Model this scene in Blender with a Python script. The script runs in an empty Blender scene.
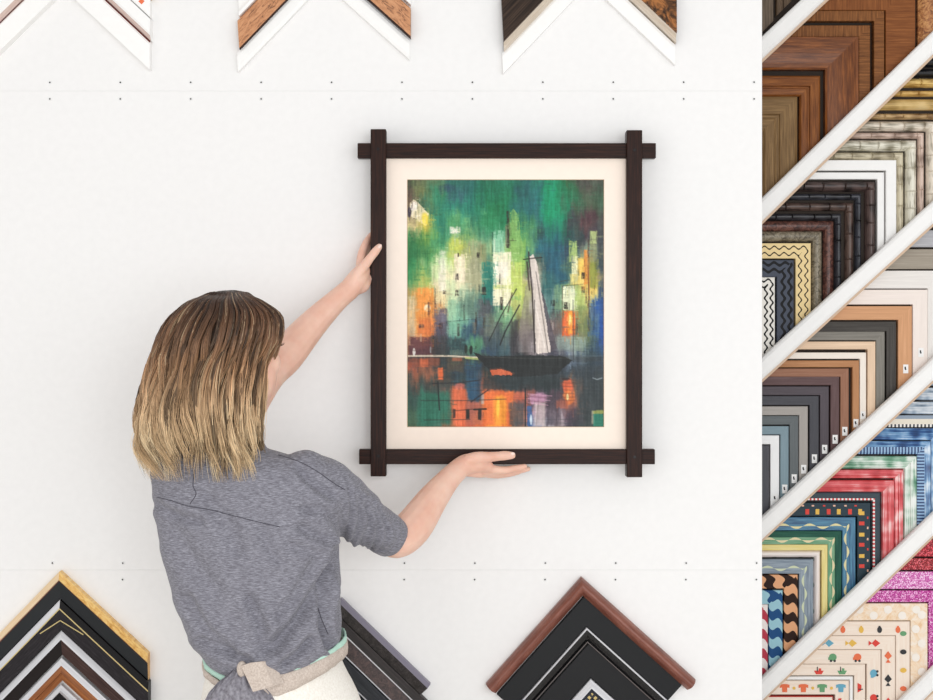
import bpy, bmesh, math, random
import numpy as np
from mathutils import Vector, Matrix, noise
from mathutils.bvhtree import BVHTree
random.seed(7)
rng = np.random.default_rng(7)
SC = bpy.context.scene
COL = SC.collection
CAMY, CAMZ, F = -3.2, 1.54, 1391.0

def P(u, v, y=0.0):
    """a point of the place, from where it is seen in the photograph and its distance"""
    d = y - CAMY
    return Vector(((u - 466.5) * d / F, y, CAMZ + (350 - v) * d / F))

def lin(c):
    out = []
    for x in c[:3]:
        x = x / 255.0
        out.append(x / 12.92 if x <= 0.04045 else ((x + 0.055) / 1.055) ** 2.4)
    return tuple(out)

def H(s):
    return tuple(int(s[i:i + 2], 16) for i in (0, 2, 4))

# ------------------------------------------------------------------ materials
MATS = {}
def newmat(name):
    m = bpy.data.materials.new(name); m.use_nodes = True
    nt = m.node_tree
    return m, nt, nt.nodes['Principled BSDF']

def N(nt, kind, **kw):
    n = nt.nodes.new(kind)
    for k, v in kw.items():
        if k in n.inputs.keys(): n.inputs[k].default_value = v
        else: setattr(n, k, v)
    return n

def ramp(nt, fac, stops, interp='LINEAR'):
    r = nt.nodes.new('ShaderNodeValToRGB'); r.color_ramp.interpolation = interp
    els = r.color_ramp.elements
    while len(els) < len(stops): els.new(0.5)
    for e, (p, c) in zip(els, stops):
        e.position = p; e.color = (*lin(c), 1)
    nt.links.new(fac, r.inputs[0])
    return r.outputs[0]

def uvmap(nt, sx, sy, off=0.0):
    tc = nt.nodes.new('ShaderNodeUVMap'); mp = nt.nodes.new('ShaderNodeMapping')
    mp.inputs['Scale'].default_value = (sx, sy, 1); mp.inputs['Location'].default_value = (off, off * .37, 0)
    nt.links.new(tc.outputs[0], mp.inputs[0])
    return mp.outputs[0]

def math_(nt, op, a, b=None, c=None):
    n = nt.nodes.new('ShaderNodeMath'); n.operation = op
    for i, x in enumerate((a, b, c)):
        if x is None: continue
        if isinstance(x, (int, float)): n.inputs[i].default_value = x
        else: nt.links.new(x, n.inputs[i])
    return n.outputs[0]

def bump(nt, b, h, strength=.3, dist=.002):
    bp = nt.nodes.new('ShaderNodeBump'); bp.inputs['Strength'].default_value = strength
    bp.inputs['Distance'].default_value = dist
    nt.links.new(h, bp.inputs['Height']); nt.links.new(bp.outputs[0], b.inputs['Normal'])

def plain(c, rough=.5, spec=.2, metal=0.0):
    key = ('p', c, rough, spec, metal)
    if key in MATS: return MATS[key]
    m, nt, b = newmat('paint')
    no = N(nt, 'ShaderNodeTexNoise', Scale=60.0)
    tc = nt.nodes.new('ShaderNodeTexCoord'); nt.links.new(tc.outputs['Object'], no.inputs[0])
    c2 = tuple(max(0, x * .99) for x in c)
    nt.links.new(ramp(nt, no.outputs[0], [(.3, c2), (.7, c)]), b.inputs['Base Color'])
    b.inputs['Roughness'].default_value = rough
    b.inputs['Specular IOR Level'].default_value = spec
    b.inputs['Metallic'].default_value = metal
    MATS[key] = m; return m

def wood(c1, c2, rough=.45, su=14, sv=260, cross=False, metal=0.0, spec=.2, off=0.0):
    key = ('w', c1, c2, rough, su, sv, cross, metal, off)
    if key in MATS: return MATS[key]
    m, nt, b = newmat('wood')
    vec = uvmap(nt, sv if cross else su, su if cross else sv, off)
    no = N(nt, 'ShaderNodeTexNoise', Scale=1.0, Detail=5.0, Roughness=.65, Distortion=.4)
    nt.links.new(vec, no.inputs[0])
    nt.links.new(ramp(nt, no.outputs[0], [(.32, c1), (.52, tuple((a + d) / 2 for a, d in zip(c1, c2))), (.68, c2)]), b.inputs['Base Color'])
    bump(nt, b, no.outputs[0], .25, .0008)
    b.inputs['Roughness'].default_value = rough; b.inputs['Metallic'].default_value = metal
    b.inputs['Specular IOR Level'].default_value = spec
    MATS[key] = m; return m

def burl(c1, c2, c3, rough=.4, sc=60, stretch=2.5, metal=0.0):
    key = ('b', c1, c2, c3, sc, stretch)
    if key in MATS: return MATS[key]
    m, nt, b = newmat('burl')
    vec = uvmap(nt, 1, stretch)
    no = N(nt, 'ShaderNodeTexNoise', Scale=float(sc), Detail=6.0, Roughness=.7, Distortion=1.6)
    nt.links.new(vec, no.inputs[0])
    nt.links.new(ramp(nt, no.outputs[0], [(.34, c1), (.46, c2), (.62, c3)]), b.inputs['Base Color'])
    bump(nt, b, no.outputs[0], .35, .0015)
    b.inputs['Roughness'].default_value = rough; b.inputs['Metallic'].default_value = metal
    MATS[key] = m; return m

def streak(cols, rough=.35, su=9, sv=330):
    """brushed colours running along the moulding with pale patches"""
    key = ('s', tuple(cols), su, sv)
    if key in MATS: return MATS[key]
    m, nt, b = newmat('brushed_paint')
    n1 = N(nt, 'ShaderNodeTexNoise', Scale=1.0, Detail=3.0, Roughness=.6); nt.links.new(uvmap(nt, su, sv), n1.inputs[0])
    n2 = N(nt, 'ShaderNodeTexNoise', Scale=1.0, Detail=2.0); nt.links.new(uvmap(nt, 22, 20, 3.1), n2.inputs[0])
    mix = math_(nt, 'ADD', math_(nt, 'MULTIPLY', n1.outputs[0], .55), math_(nt, 'MULTIPLY', n2.outputs[0], .55))
    n = len(cols)
    nt.links.new(ramp(nt, mix, [(.40 + .30 * i / (n - 1), c) for i, c in enumerate(cols)]), b.inputs['Base Color'])
    b.inputs['Roughness'].default_value = rough
    MATS[key] = m; return m

def waves(bg, fg, period=.02, amp=.0035, centers=(.009, .021), th=.0011, rough=.4):
    """thin wavy lines running along the moulding"""
    m, nt, b = newmat('wavy_lines'); b.inputs['Specular IOR Level'].default_value = .15
    uv = nt.nodes.new('ShaderNodeUVMap'); sp = nt.nodes.new('ShaderNodeSeparateXYZ'); nt.links.new(uv.outputs[0], sp.inputs[0])
    s = math_(nt, 'MULTIPLY', math_(nt, 'SINE', math_(nt, 'MULTIPLY', sp.outputs[0], 2 * math.pi / period)), amp)
    tot = None
    for c in centers:
        d = math_(nt, 'ABSOLUTE', math_(nt, 'SUBTRACT', math_(nt, 'SUBTRACT', sp.outputs[1], c), s))
        k = math_(nt, 'LESS_THAN', d, th)
        tot = k if tot is None else math_(nt, 'MAXIMUM', tot, k)
    nt.links.new(ramp(nt, tot, [(0, bg), (1, fg)]), b.inputs['Base Color'])
    b.inputs['Roughness'].default_value = rough
    bump(nt, b, math_(nt, 'SUBTRACT', 1.0, tot), .25, .001)
    return m

def blobwave(c1, c2, period=.04, k=.6, tilt=1.2, width=.036, rough=.4):
    """interlocking curvy bands across the moulding"""
    m, nt, b = newmat('curvy_bands'); b.inputs['Specular IOR Level'].default_value = .15
    uv = nt.nodes.new('ShaderNodeUVMap'); sp = nt.nodes.new('ShaderNodeSeparateXYZ'); nt.links.new(uv.outputs[0], sp.inputs[0])
    a = math_(nt, 'MULTIPLY', sp.outputs[0], 2 * math.pi / period)
    c = math_(nt, 'MULTIPLY', sp.outputs[1], 2 * math.pi / width)
    ph = math_(nt, 'ADD', math_(nt, 'ADD', a, math_(nt, 'MULTIPLY', math_(nt, 'SINE', c), k * 2)), math_(nt, 'MULTIPLY', c, tilt * .5))
    f = math_(nt, 'GREATER_THAN', math_(nt, 'SINE', ph), 0.0)
    nt.links.new(ramp(nt, f, [(0, c1), (1, c2)]), b.inputs['Base Color'])
    b.inputs['Roughness'].default_value = rough
    return m

def wisps(base, wisp, base2, rough=.35, period=.07):
    """paint with pale leaf-like wisps weaving along it"""
    m, nt, b = newmat('wispy_paint')
    uv = nt.nodes.new('ShaderNodeUVMap'); sp = nt.nodes.new('ShaderNodeSeparateXYZ'); nt.links.new(uv.outputs[0], sp.inputs[0])
    no = N(nt, 'ShaderNodeTexNoise', Scale=1.0, Detail=3.0); nt.links.new(uvmap(nt, 16, 220), no.inputs[0])
    s = math_(nt, 'MULTIPLY', math_(nt, 'SINE', math_(nt, 'MULTIPLY', sp.outputs[0], 2 * math.pi / period)), .004)
    d = math_(nt, 'ABSOLUTE', math_(nt, 'SUBTRACT', math_(nt, 'SUBTRACT', sp.outputs[1], .024), s))
    thick = math_(nt, 'MULTIPLY', math_(nt, 'ABSOLUTE', math_(nt, 'SINE', math_(nt, 'MULTIPLY', sp.outputs[0], 2 * math.pi / period * 1.0))), .0032)
    k = math_(nt, 'LESS_THAN', d, thick)
    mx = nt.nodes.new('ShaderNodeMix'); mx.data_type = 'RGBA'
    nt.links.new(k, mx.inputs['Factor'])
    nt.links.new(ramp(nt, no.outputs[0], [(.35, base), (.65, base2)]), mx.inputs[6]); mx.inputs[7].default_value = (*lin(wisp), 1)
    nt.links.new(mx.outputs[2], b.inputs['Base Color'])
    b.inputs['Roughness'].default_value = rough
    return m

def glitter(c1, c2, c3):
    m, nt, b = newmat('glitter')
    vo = N(nt, 'ShaderNodeTexVoronoi', Scale=520.0)
    nt.links.new(uvmap(nt, 1, 1), vo.inputs[0])
    sp = nt.nodes.new('ShaderNodeSeparateColor'); nt.links.new(vo.outputs['Color'], sp.inputs[0])
    nt.links.new(ramp(nt, sp.outputs[0], [(.25, c1), (.6, c2), (.9, c3)]), b.inputs['Base Color'])
    b.inputs['Roughness'].default_value = .35; b.inputs['Metallic'].default_value = .25
    return m

def dentil(c1, c2, period=.008, rough=.4):
    key = ('d', c1, c2, period)
    if key in MATS: return MATS[key]
    m, nt, b = newmat('dentil_band')
    uv = nt.nodes.new('ShaderNodeUVMap'); sp = nt.nodes.new('ShaderNodeSeparateXYZ'); nt.links.new(uv.outputs[0], sp.inputs[0])
    f = math_(nt, 'GREATER_THAN', math_(nt, 'SINE', math_(nt, 'MULTIPLY', sp.outputs[0], 2 * math.pi / period)), 0.0)
    nt.links.new(ramp(nt, f, [(0, c1), (1, c2)]), b.inputs['Base Color'])
    b.inputs['Roughness'].default_value = rough
    MATS[key] = m; return m

def vcol(name, rough=.5, spec=.3, aniso=False):
    m, nt, b = newmat(name)
    a = nt.nodes.new('ShaderNodeVertexColor'); a.layer_name = 'Col'
    nt.links.new(a.outputs[0], b.inputs['Base Color'])
    b.inputs['Roughness'].default_value = rough; b.inputs['Specular IOR Level'].default_value = spec
    return m

# ------------------------------------------------------------------ mesh helpers
class MB:
    def __init__(s): s.v = []; s.f = []; s.m = []; s.uv = []; s.sm = []
    def face(s, idx, mi=0, uv=None, smooth=False):
        s.f.append(tuple(idx)); s.m.append(mi); s.uv.append(uv); s.sm.append(smooth)
    def add(s, co): s.v.append(tuple(co)); return len(s.v) - 1
    def box(s, a, b, mi=0):
        x0, y0, z0 = a; x1, y1, z1 = b
        i = [s.add(p) for p in ((x0,y0,z0),(x1,y0,z0),(x1,y1,z0),(x0,y1,z0),(x0,y0,z1),(x1,y0,z1),(x1,y1,z1),(x0,y1,z1))]
        horiz = (x1 - x0) > (z1 - z0)
        for q in ((0,1,5,4),(2,3,7,6),(1,2,6,5),(3,0,4,7),(4,5,6,7),(3,2,1,0)):
            idx = [i[k] for k in q]
            uv = [((s.v[k][0] if horiz else s.v[k][2]), (s.v[k][2] if horiz else s.v[k][0]) + s.v[k][1]) for k in idx]
            s.face(idx, mi, uv)
    def tube(s, pts, rad, n=8, mi=0, cap=True, smooth=True, flat=1.0, up=None):
        pts = [Vector(p) for p in pts]
        rs = rad if isinstance(rad, (list, tuple)) else [rad] * len(pts)
        rings = []; prev = None; L = 0
        for i, p in enumerate(pts):
            t = (pts[min(i + 1, len(pts) - 1)] - pts[max(i - 1, 0)]).normalized()
            if prev is None:
                a = Vector(up) if up else Vector((0, 0, 1))
                if abs(a.dot(t)) > .95: a = Vector((1, 0, 0))
            else: a = prev
            nx = (a - t * a.dot(t)).normalized(); ny = t.cross(nx); prev = nx
            if i: L += (p - pts[i - 1]).length
            rings.append(([s.add(p + (nx * math.cos(2 * math.pi * k / n) + ny * math.sin(2 * math.pi * k / n) * flat) * rs[i]) for k in range(n)], L))
        for (r0, l0), (r1, l1) in zip(rings, rings[1:]):
            for k in range(n):
                k2 = (k + 1) % n
                s.face((r0[k], r0[k2], r1[k2], r1[k]), mi, [(l0, k * .01), (l0, (k + 1) * .01), (l1, (k + 1) * .01), (l1, k * .01)], smooth)
        if cap:
            s.face(rings[0][0][::-1], mi); s.face(rings[-1][0], mi)
    def loft(s, rings, mi=0, smooth=True, cap=True):
        idx = [[s.add(p) for p in r] for r in rings]
        n = len(idx[0])
        for a, b in zip(idx, idx[1:]):
            for k in range(n):
                k2 = (k + 1) % n
                s.face((a[k], a[k2], b[k2], b[k]), mi, None, smooth)
        if cap: s.face(idx[0][::-1], mi); s.face(idx[-1], mi)
    def ball(s, c, r, nu=16, nv=10, mi=0, axes=None):
        c = Vector(c); r = r if isinstance(r, (tuple, list)) else (r, r, r)
        ax = axes or (Vector((1,0,0)), Vector((0,1,0)), Vector((0,0,1)))
        rings = []
        for j in range(1, nv):
            th = math.pi * j / nv
            rings.append([c + ax[0] * (r[0] * math.sin(th) * math.cos(2 * math.pi * k / nu)) + ax[1] * (r[1] * math.sin(th) * math.sin(2 * math.pi * k / nu)) - ax[2] * (r[2] * math.cos(th)) for k in range(nu)])
        idx = [[s.add(p) for p in q] for q in rings]
        for a, b in zip(idx, idx[1:]):
            for k in range(nu): s.face((a[k], a[(k+1)%nu], b[(k+1)%nu], b[k]), mi, None, True)
        t = s.add(c - ax[2] * r[2]); u = s.add(c + ax[2] * r[2])
        for k in range(nu):
            s.face((t, idx[0][(k+1)%nu], idx[0][k]), mi, None, True); s.face((u, idx[-1][k], idx[-1][(k+1)%nu]), mi, None, True)
    def build(s, name, mats, parent=None, label=None, origin=None):
        me = bpy.data.meshes.new(name)
        o3 = Vector(origin) if origin is not None else Vector((0, 0, 0))
        if parent is not None and origin is None: o3 = Vector(parent.location)
        me.from_pydata([tuple(Vector(v) - o3) for v in s.v], [], s.f)
        if not isinstance(mats, (list, tuple)): mats = [mats]
        for m in mats: me.materials.append(m)
        me.polygons.foreach_set('material_index', s.m)
        me.polygons.foreach_set('use_smooth', s.sm)
        if any(u is not None for u in s.uv):
            lay = me.uv_layers.new(name='UVMap'); data = []
            for f, u in zip(s.f, s.uv):
                if u is None: u = [(0, 0)] * len(f)
                for a in u: data += [a[0], a[1]]
            lay.data.foreach_set('uv', data)
        me.update()
        o = bpy.data.objects.new(name, me); COL.objects.link(o)
        if parent is not None: o.parent = parent
        else: o.location = o3
        if label: o['label'] = label
        return o

def empty(name, loc, label, cat, group=None):
    o = bpy.data.objects.new(name, None); COL.objects.link(o); o.location = loc
    o.empty_display_size = .05
    return tag(o, label, cat, group)
def tag(o, label, cat, group=None):
    o['label'] = label; o['category'] = cat
    if group: o['group'] = group
    return o
def struct(o): o['kind'] = 'structure'; return o

def bake(o, *mods):
    """apply modifiers through the dependency graph"""
    for kind, kw in mods:
        m = o.modifiers.new(kind.lower(), kind)
        for k, v in kw.items(): setattr(m, k, v)
    dg = bpy.context.evaluated_depsgraph_get()
    me = bpy.data.meshes.new_from_object(o.evaluated_get(dg), depsgraph=dg)
    mats = [s.material for s in o.material_slots]
    o.modifiers.clear(); o.data = me
    if not me.materials:
        for m in mats: me.materials.append(m)
    me.polygons.foreach_set('use_smooth', [True] * len(me.polygons))
    return o

def cr(pts, n=6):
    """smooth curve through points (any dimension)"""
    a = [np.array(p, float) for p in pts]; a = [2 * a[0] - a[1]] + a + [2 * a[-1] - a[-2]]
    out = []
    for i in range(1, len(a) - 2):
        p0, p1, p2, p3 = a[i-1:i+3]
        for k in range(n):
            t = k / n
            out.append(.5 * ((2*p1) + (-p0+p2)*t + (2*p0-5*p1+4*p2-p3)*t*t + (-p0+3*p1-3*p2+p3)*t**3))
    out.append(a[-2]); return out
# ------------------------------------------------------------------ the setting
M_wall = plain((243, 242, 241), .6, .2)
M_white = plain((250, 249, 247), .45, .35)
seam = [2.72, P(0, 91).z, P(0, 570).z, 0.0]
mb = MB()
XR = P(762, 0).x
for a, b in zip(seam, seam[1:]):
    mb.box((-2.3, 0, b + .00012), (XR, .10, a - .00012))
wall = struct(mb.build('wall_back', M_wall))
M_screw = plain((236, 236, 235), .4); M_hole = plain((40, 36, 36), .6)
cols = [50 + 70.4 * k for k in range(11)]
def screw(u, v):
    mb = MB(); c = P(u, v, 0)
    n = 14; r0 = [mb.add((c.x + .0042 * math.cos(2*math.pi*k/n), -.0001, c.z + .0042 * math.sin(2*math.pi*k/n))) for k in range(n)]
    r1 = [mb.add((c.x + .0036 * math.cos(2*math.pi*k/n), -.0012, c.z + .0036 * math.sin(2*math.pi*k/n))) for k in range(n)]
    r2 = [mb.add((c.x + .0019 * math.cos(2*math.pi*k/n), -.0012, c.z + .0019 * math.sin(2*math.pi*k/n))) for k in range(n)]
    r3 = [mb.add((c.x + .0015 * math.cos(2*math.pi*k/n), -.0006, c.z + .0015 * math.sin(2*math.pi*k/n))) for k in range(n)]
    for a, b, mi in ((r0, r1, 0), (r1, r2, 0), (r2, r3, 1)):
        for k in range(n): mb.face((a[k], a[(k+1)%n], b[(k+1)%n], b[k]), mi)
    mb.face(r3, 1)
    mb.build('screw', [M_screw, M_hole], wall)
for k in range(11):
    u = cols[k]
    screw(u, 82.5 - k * .03); screw(u, 99)
    if abs(u - 53) > 5: screw(u + 2.2, 579.5)
    screw(u + 2.5, 563)
mb = MB(); mb.box((-2.3, -4.2, -.04), (2.6, .8, 0)); struct(mb.build('floor', wood((214, 210, 204), (228, 225, 220), .5, 2, 30)))
mb = MB(); mb.box((-2.3, .70, 0), (2.6, .8, 2.72)); struct(mb.build('wall_rear', M_wall))

# ------------------------------------------------------------------ moulding corner samples
def corner_sample(name, label, cat, apex, ang, Hw, prof, mats, group, aL=45, aR=45, cut=True, length=None, node=None,
                  y_back=0.0, decor=None, mats_r=None, sticker=None, cap=None):
    """a mitred corner of frame moulding. apex: outer corner; ang: clockwise turn of the point from straight up;
    prof: [(t across from the outer edge, height, slot of the strip that follows)]; Hw: half width between the cut ends"""
    mb = MB(); uvs = 1.0
    al, ar = math.radians(aL), math.radians(aR)
    dL = Vector((-math.cos(al), -math.sin(al))); dR = Vector((math.cos(ar), -math.sin(ar)))
    nL = Vector((math.sin(al), -math.cos(al))); nR = Vector((-math.sin(ar), -math.cos(ar)))
    half = (math.pi - al - ar) / 2
    bis = (dL + dR).normalized()
    k = 1 / math.sin(half)
    rot = Matrix.Rotation(-math.radians(ang), 2)
    A3 = Vector(apex)
    def world(p2, h):
        q = rot @ p2
        return Vector((A3.x + q.x, y_back - h, A3.z + q.y))
    full = [(0.0, 0.0, 0)] + list(prof) + [(prof[-1][0], 0.0, 0)]
    nprof = len(full)
    slot = [prof[0][2] if i == 0 else (full[i][2] if i < nprof - 1 else 0) for i in range(nprof)]
    for arm, (d, nn, ms) in enumerate(((dL, nL, 0), (dR, nR, len(mats) if mats_r else 0))):
        def start(t): return bis * (t * k)
        def tend(t):
            s0 = start(t)
            if cut: return (Hw - abs(s0.x) * 0 - abs((s0.x))) / abs(d.x) if abs(s0.x) < Hw else 0
            return (length[arm] if isinstance(length, tuple) else length) - (s0.dot(d))
        segs = [0.0, 1.0]; nodes = []
        if node:
            L0 = tend(0); per, hh = node
            ks = []; x = per * (.35 + .5 * random.random())
            while x < L0 - .004:
                nodes.append(x); x += per * (.75 + .5 * random.random())
            segs = [0.0]
            for q in nodes: segs += [(q - .0022) / L0, q / L0, (q + .0022) / L0]
            segs.append(1.0)
        grid = []
        for f in segs:
            bmp = 1.0
            row = []
            if node:
                L0 = tend(0); x = f * L0
                bmp = 1.0 + (hh if any(abs(x - q) < .0005 for q in nodes) else 0)
            for (t, h, _) in full:
                s0 = start(t); p2 = s0 + d * (tend(t) * f)
                if node and 0 < f < 1: p2 = s0 + d * max(0.0002, f * tend(0) - s0.dot(d))
                row.append((mb.add(world(p2, h * bmp)), (p2.dot(d), t)))
            grid.append(row)
        for gi in range(len(grid) - 1):
            a, b = grid[gi], grid[gi + 1]
            for i in range(nprof - 1):
                q = (a[i], b[i], b[i+1], a[i+1])
                if arm == 0: q = q[::-1]
                mb.face([x[0] for x in q], slot[i] + ms, [(x[1][0] + arm * .31, x[1][1]) for x in q])
            q = (a[-1], b[-1], b[0], a[0])
            if arm == 0: q = q[::-1]
            mb.face([x[0] for x in q], ms)
        e = [x[0] for x in grid[-1]]
        mb.face(e if arm else e[::-1], (slot[0] if cap is None else cap) + ms)
        if decor:
            def put(shape, s, t, h, mi, size, turn=0.0, d=d, nn=nn, arm=arm):
                """flat raised motif: shape = polygon in unit square; upright in the hung position"""
                c2 = start(0) + d * s + nn * t
                ids = []
                for (x, yv) in shape:
                    x, yv = x * size, yv * size
                    if arm == 0: dx, dz = -d, -nn
                    else: dx, dz = -nn, -d
                    if arm == 1: x, yv = -yv * 1.0, x * 1.0; dx, dz = -nn, -d
                    ids.append(mb.add(world(c2 + dx * x + dz * yv, h + .0006 + .00003 * (len(mb.f) % 40))))
                mb.face(ids, mi)
            decor(arm, put, tend(0))
    allm = list(mats) + (list(mats_r) if mats_r else [])
    if decor: allm = list(mats) + DECM
    loc = A3.copy(); loc.y = y_back
    o = mb.build(name, allm, None, None, origin=loc)
    bm = bmesh.new(); bm.from_mesh(o.data); bmesh.ops.remove_doubles(bm, verts=bm.verts, dist=1e-5) if not decor else None
    if not decor: bmesh.ops.recalc_face_normals(bm, faces=bm.faces)
    bm.to_mesh(o.data); bm.free()
    tag(o, label, cat, group)
    if sticker is not None:
        s, t, h, w, mk = sticker
        q2 = bis * 0 + dR * s + nR * t
        sb = MB()
        def rect(x0, x1, z0, z1, hh, mi):
            ids = [sb.add(world(q2 + nR * a + dR * b, hh)) for a, b in ((x0, z0), (x1, z0), (x1, z1), (x0, z1))]
            sb.face(ids, mi)
        rect(-w/2, w/2, -w*.85, w*.85, h + .0004, 0)
        if mk: rect(-w*.02, w*.24, -w*.42, w*.02, h + .0008, 1); rect(-w*.1, w*.18, -w*.05, w*.2, h + .0008, 1)
        sb.build('sticker', [M_white, plain((40, 40, 44), .6)], o)
    return o

def flat(w, h=.018, mi=0, lip=.0012):
    return [(0, h - lip, mi), (lip, h, mi), (w - lip, h, mi), (w, h - lip, mi)]
def rnd(w, h0=.008, h1=.02, mi=0, n=7):
    return [(w * i / n, h0 + (h1 - h0) * math.sin(math.pi * i / n) ** .7 if 0 < i < n else h0, mi) for i in range(n + 1)]
def scoop(w, h0=.028, h1=.012, mi=0, n=6):
    return [(0, h0, mi)] + [(w * .06 + w * .86 * i / n, h0 - (h0 - h1) * math.sin(math.pi / 2 * i / n), mi) for i in range(n + 1)] + [(w, h1 + .004, mi)]
def stepped(w, h=.02, mi=0):
    return [(0, h - .004, mi), (w*.08, h, mi), (w*.5, h, mi), (w*.53, h - .005, mi), (w*.62, h - .005, mi), (w*.66, h-.002, mi), (w*.92, h-.003, mi), (w, h - .008, mi)]

S0 = 3.2 / F      # metres for one photo pixel on the wall
def wall_sample(label, inner, u_cut, apexv, w, prof, mats, group, name='frame_corner_sample', slope=(1.0, .92), **kw):
    pass

# --- chevrons hung on the white wall.  (outer apex px, slopes -> arm angles, cut half width px, width px)
def hang(label, apex, HW, w, prof, mats, group, sl=(1.0, .93), name='frame_corner_sample', **kw):
    aL, aR = math.degrees(math.atan(sl[0])), math.degrees(math.atan(sl[1]))
    return corner_sample(name, label, 'frame sample', P(*apex), 0, HW * S0, prof, mats, group, aL, aR, **kw)

G = 'frame corner samples hung on the white wall'
Wt = S0   # shorthand
def px(n): return n * Wt
# top left stack
def colourbits(arm, put, L):
    sq = [(-.5, -.5), (.5, -.5), (.5, .5), (-.5, .5)]
    seq = [2, 3, 4, 0, 5, 1]
    s = .02; i = 0
    while s < L - .01:
        put(sq, s, px(7), .02, 1 + seq[i % 6], .010); s += .012 + .004 * (i % 3); i += 1
DEC_C = [(238, 120, 80), (235, 190, 90), (60, 60, 62), (110, 165, 120), (225, 75, 65), (110, 175, 200), (245, 195, 170), (215, 160, 60)]
DECM = [plain(c, .5) for c in DEC_C]
hang('white frame corner with thin dark red outer line, lowest at top left', (66, -38), 86, 21,
     [(0, .016, 1), (px(1.4), .02, 0), (px(3), .024, 0), (px(21), .024, 0)], [M_white, plain((120, 50, 45), .5)], G, sl=(.98, .94), cap=0)
hang('white frame corner at top left, second up, above the one with the red line', (66, -60), 87, 16,
     [(0, .03, 0), (px(10), .034, 0), (px(12), .03, 1), (px(15.5), .02, 1)], [M_white, wood((206, 180, 170), (224, 204, 194))], G, sl=(.98, .94))  # pinkish lower lip: shade under the white face put into its colour
hang('white frame corner at top left dotted with black, gold and green pieces', (66, -79), 86, 13,
     flat(px(13), .02), [M_white], G, sl=(.98, .94), decor=colourbits)
hang('gold brown frame corner tip at top left, highest in view of its stack', (66, -102), 86, 16,
     flat(px(16), .022), [wood((200, 150, 60), (225, 180, 100))], G, sl=(.98, .94))
# top middle stack
spalt = burl((60, 42, 32), (190, 130, 88), (214, 156, 112), .4, 28, 4)
spalt2 = burl((120, 96, 76), (168, 138, 112), (190, 160, 130), .4, 24, 4)
hang('white frame corner at top centre, lowest of its stack, under orange brown wood', (324, -35), 86, 14,
     [(0, .014, 0), (px(3), .018, 0), (px(11), .02, 0), (px(14), .017, 0)], [M_white], G, sl=(1.04, .90))
hang('orange brown streaked wood frame corner directly above the white one at top centre', (325, -67), 86, 22,
     [(0, .02, 0), (px(1.5), .024, 0), (px(21), .026, 1), (px(21.8), .020, 1)], [spalt, plain((60, 34, 24), .5)], G, sl=(1.04, .90))
hang('taupe brown wood frame corner at top centre, second above the white one', (325, -97), 86, 20,
     [(0, .02, 1), (px(17), .02, 0), (px(17), .03, 1), (px(20), .03, 1)], [spalt2, M_white], G, sl=(1.04, .90), mats_r=[spalt, M_white])
# top right stack
eb = wood((30, 22, 18), (86, 68, 56), .35, 6, 240)
bronze = burl((34, 22, 14), (96, 62, 36), (186, 120, 66), .25, 26, 1.5, .4)
champ = wood((205, 190, 172), (228, 218, 204), .35, 10, 200)
hang('plain white frame corner at top right of the wall, lowest under the dark ebony one', (588, -36), 86, 15,
     [(0, .012, 0), (px(3), .016, 0), (px(15), .018, 0)], [M_white], G, sl=(1.05, .95))
hang('dark ebony and bronze frame corner with champagne lip at top right of the wall', (588, -93), 87, 40,
     [(0, .026, 0), (px(33), .03, 0), (px(33.5), .024, 1), (px(36), .016, 1), (px(40), .02, 1)], [eb, champ], G, sl=(1.05, .95), mats_r=[bronze, champ])
# bottom left stack
blk = plain((30, 33, 36), .5, .3); blk2 = wood((28, 25, 28), (52, 48, 52), .5, 30, 300)
gold_n = burl((200, 140, 60), (235, 185, 105), (248, 212, 140), .4, 40, 3)
silver = wood((200, 200, 205), (232, 232, 234), .3, 4, 200)
goldline = plain((206, 186, 130), .4)
SB = (1.03, .93)
hang('black frame corner with golden natural wood outer edge, topmost of the bottom left stack', (62, 570), 88, 20,
     [(0, .02, 1), (px(5), .028, 1), (px(6), .026, 2), (px(6.8), .024, 0), (px(19), .02, 0)], [blk, wood((226, 196, 156), (240, 216, 182), .5), plain((120, 70, 60), .5)], G, sl=SB, mats_r=[blk, gold_n, plain((120, 70, 60), .5)])
def inlay(arm, put, L):
    def seg(s0, t0, s1, t1, wd=.0011, mi=8):
        pass
o = hang('black frame corner with thin gold lines, second down in the bottom left stack', (63, 598), 88, 22,
     [(0, .024, 1), (px(5.5), .03, 2), (px(6.6), .03, 0), (px(21), .026, 0)], [blk2, silver, goldline], G, sl=SB, mats_r=[blk2, plain((16, 14, 15), .4), goldline])
mb = MB()
for a, b in (((44, 631), (64, 618)), ((64, 618), (87, 632))):
    A = P(*a); B = P(*b); A.y = B.y = -.0305; n2 = Vector((-(B - A).z, 0, (B - A).x)).normalized() * .0011
    ids = [mb.add(q) for q in (A - n2, B - n2, B + n2, A + n2)]; mb.face(ids)
mb.build('inlay_line', goldline, o)
hang('dark brown frame corner with white lip, third down in the bottom left stack', (64, 629), 88, 17,
     [(0, .02, 1), (px(5), .026, 1), (px(6), .026, 0), (px(17), .02, 0)], [plain((30, 24, 24), .45), silver], G, sl=SB, mats_r=[wood((52, 36, 34), (84, 62, 58)), silver])
hang('brown oak frame corner with pale silver lip, fourth down in the bottom left stack', (64, 656), 80, 16,
     [(0, .02, 1), (px(4.5), .024, 1), (px(5.2), .024, 0), (px(10), .026, 0), (px(10.6), .02, 0), (px(16), .018, 0)], [wood((120, 68, 36), (176, 112, 64), .4, 8, 160), silver], G, sl=SB)
hang('small black and white frame corner, lowest visible in the bottom left stack', (63, 683), 60, 12,
     [(0, .016, 1), (px(4), .02, 1), (px(4.5), .03, 0), (px(14), .024, 0)], [plain((26, 22, 24), .3), silver], G, sl=SB)
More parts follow.
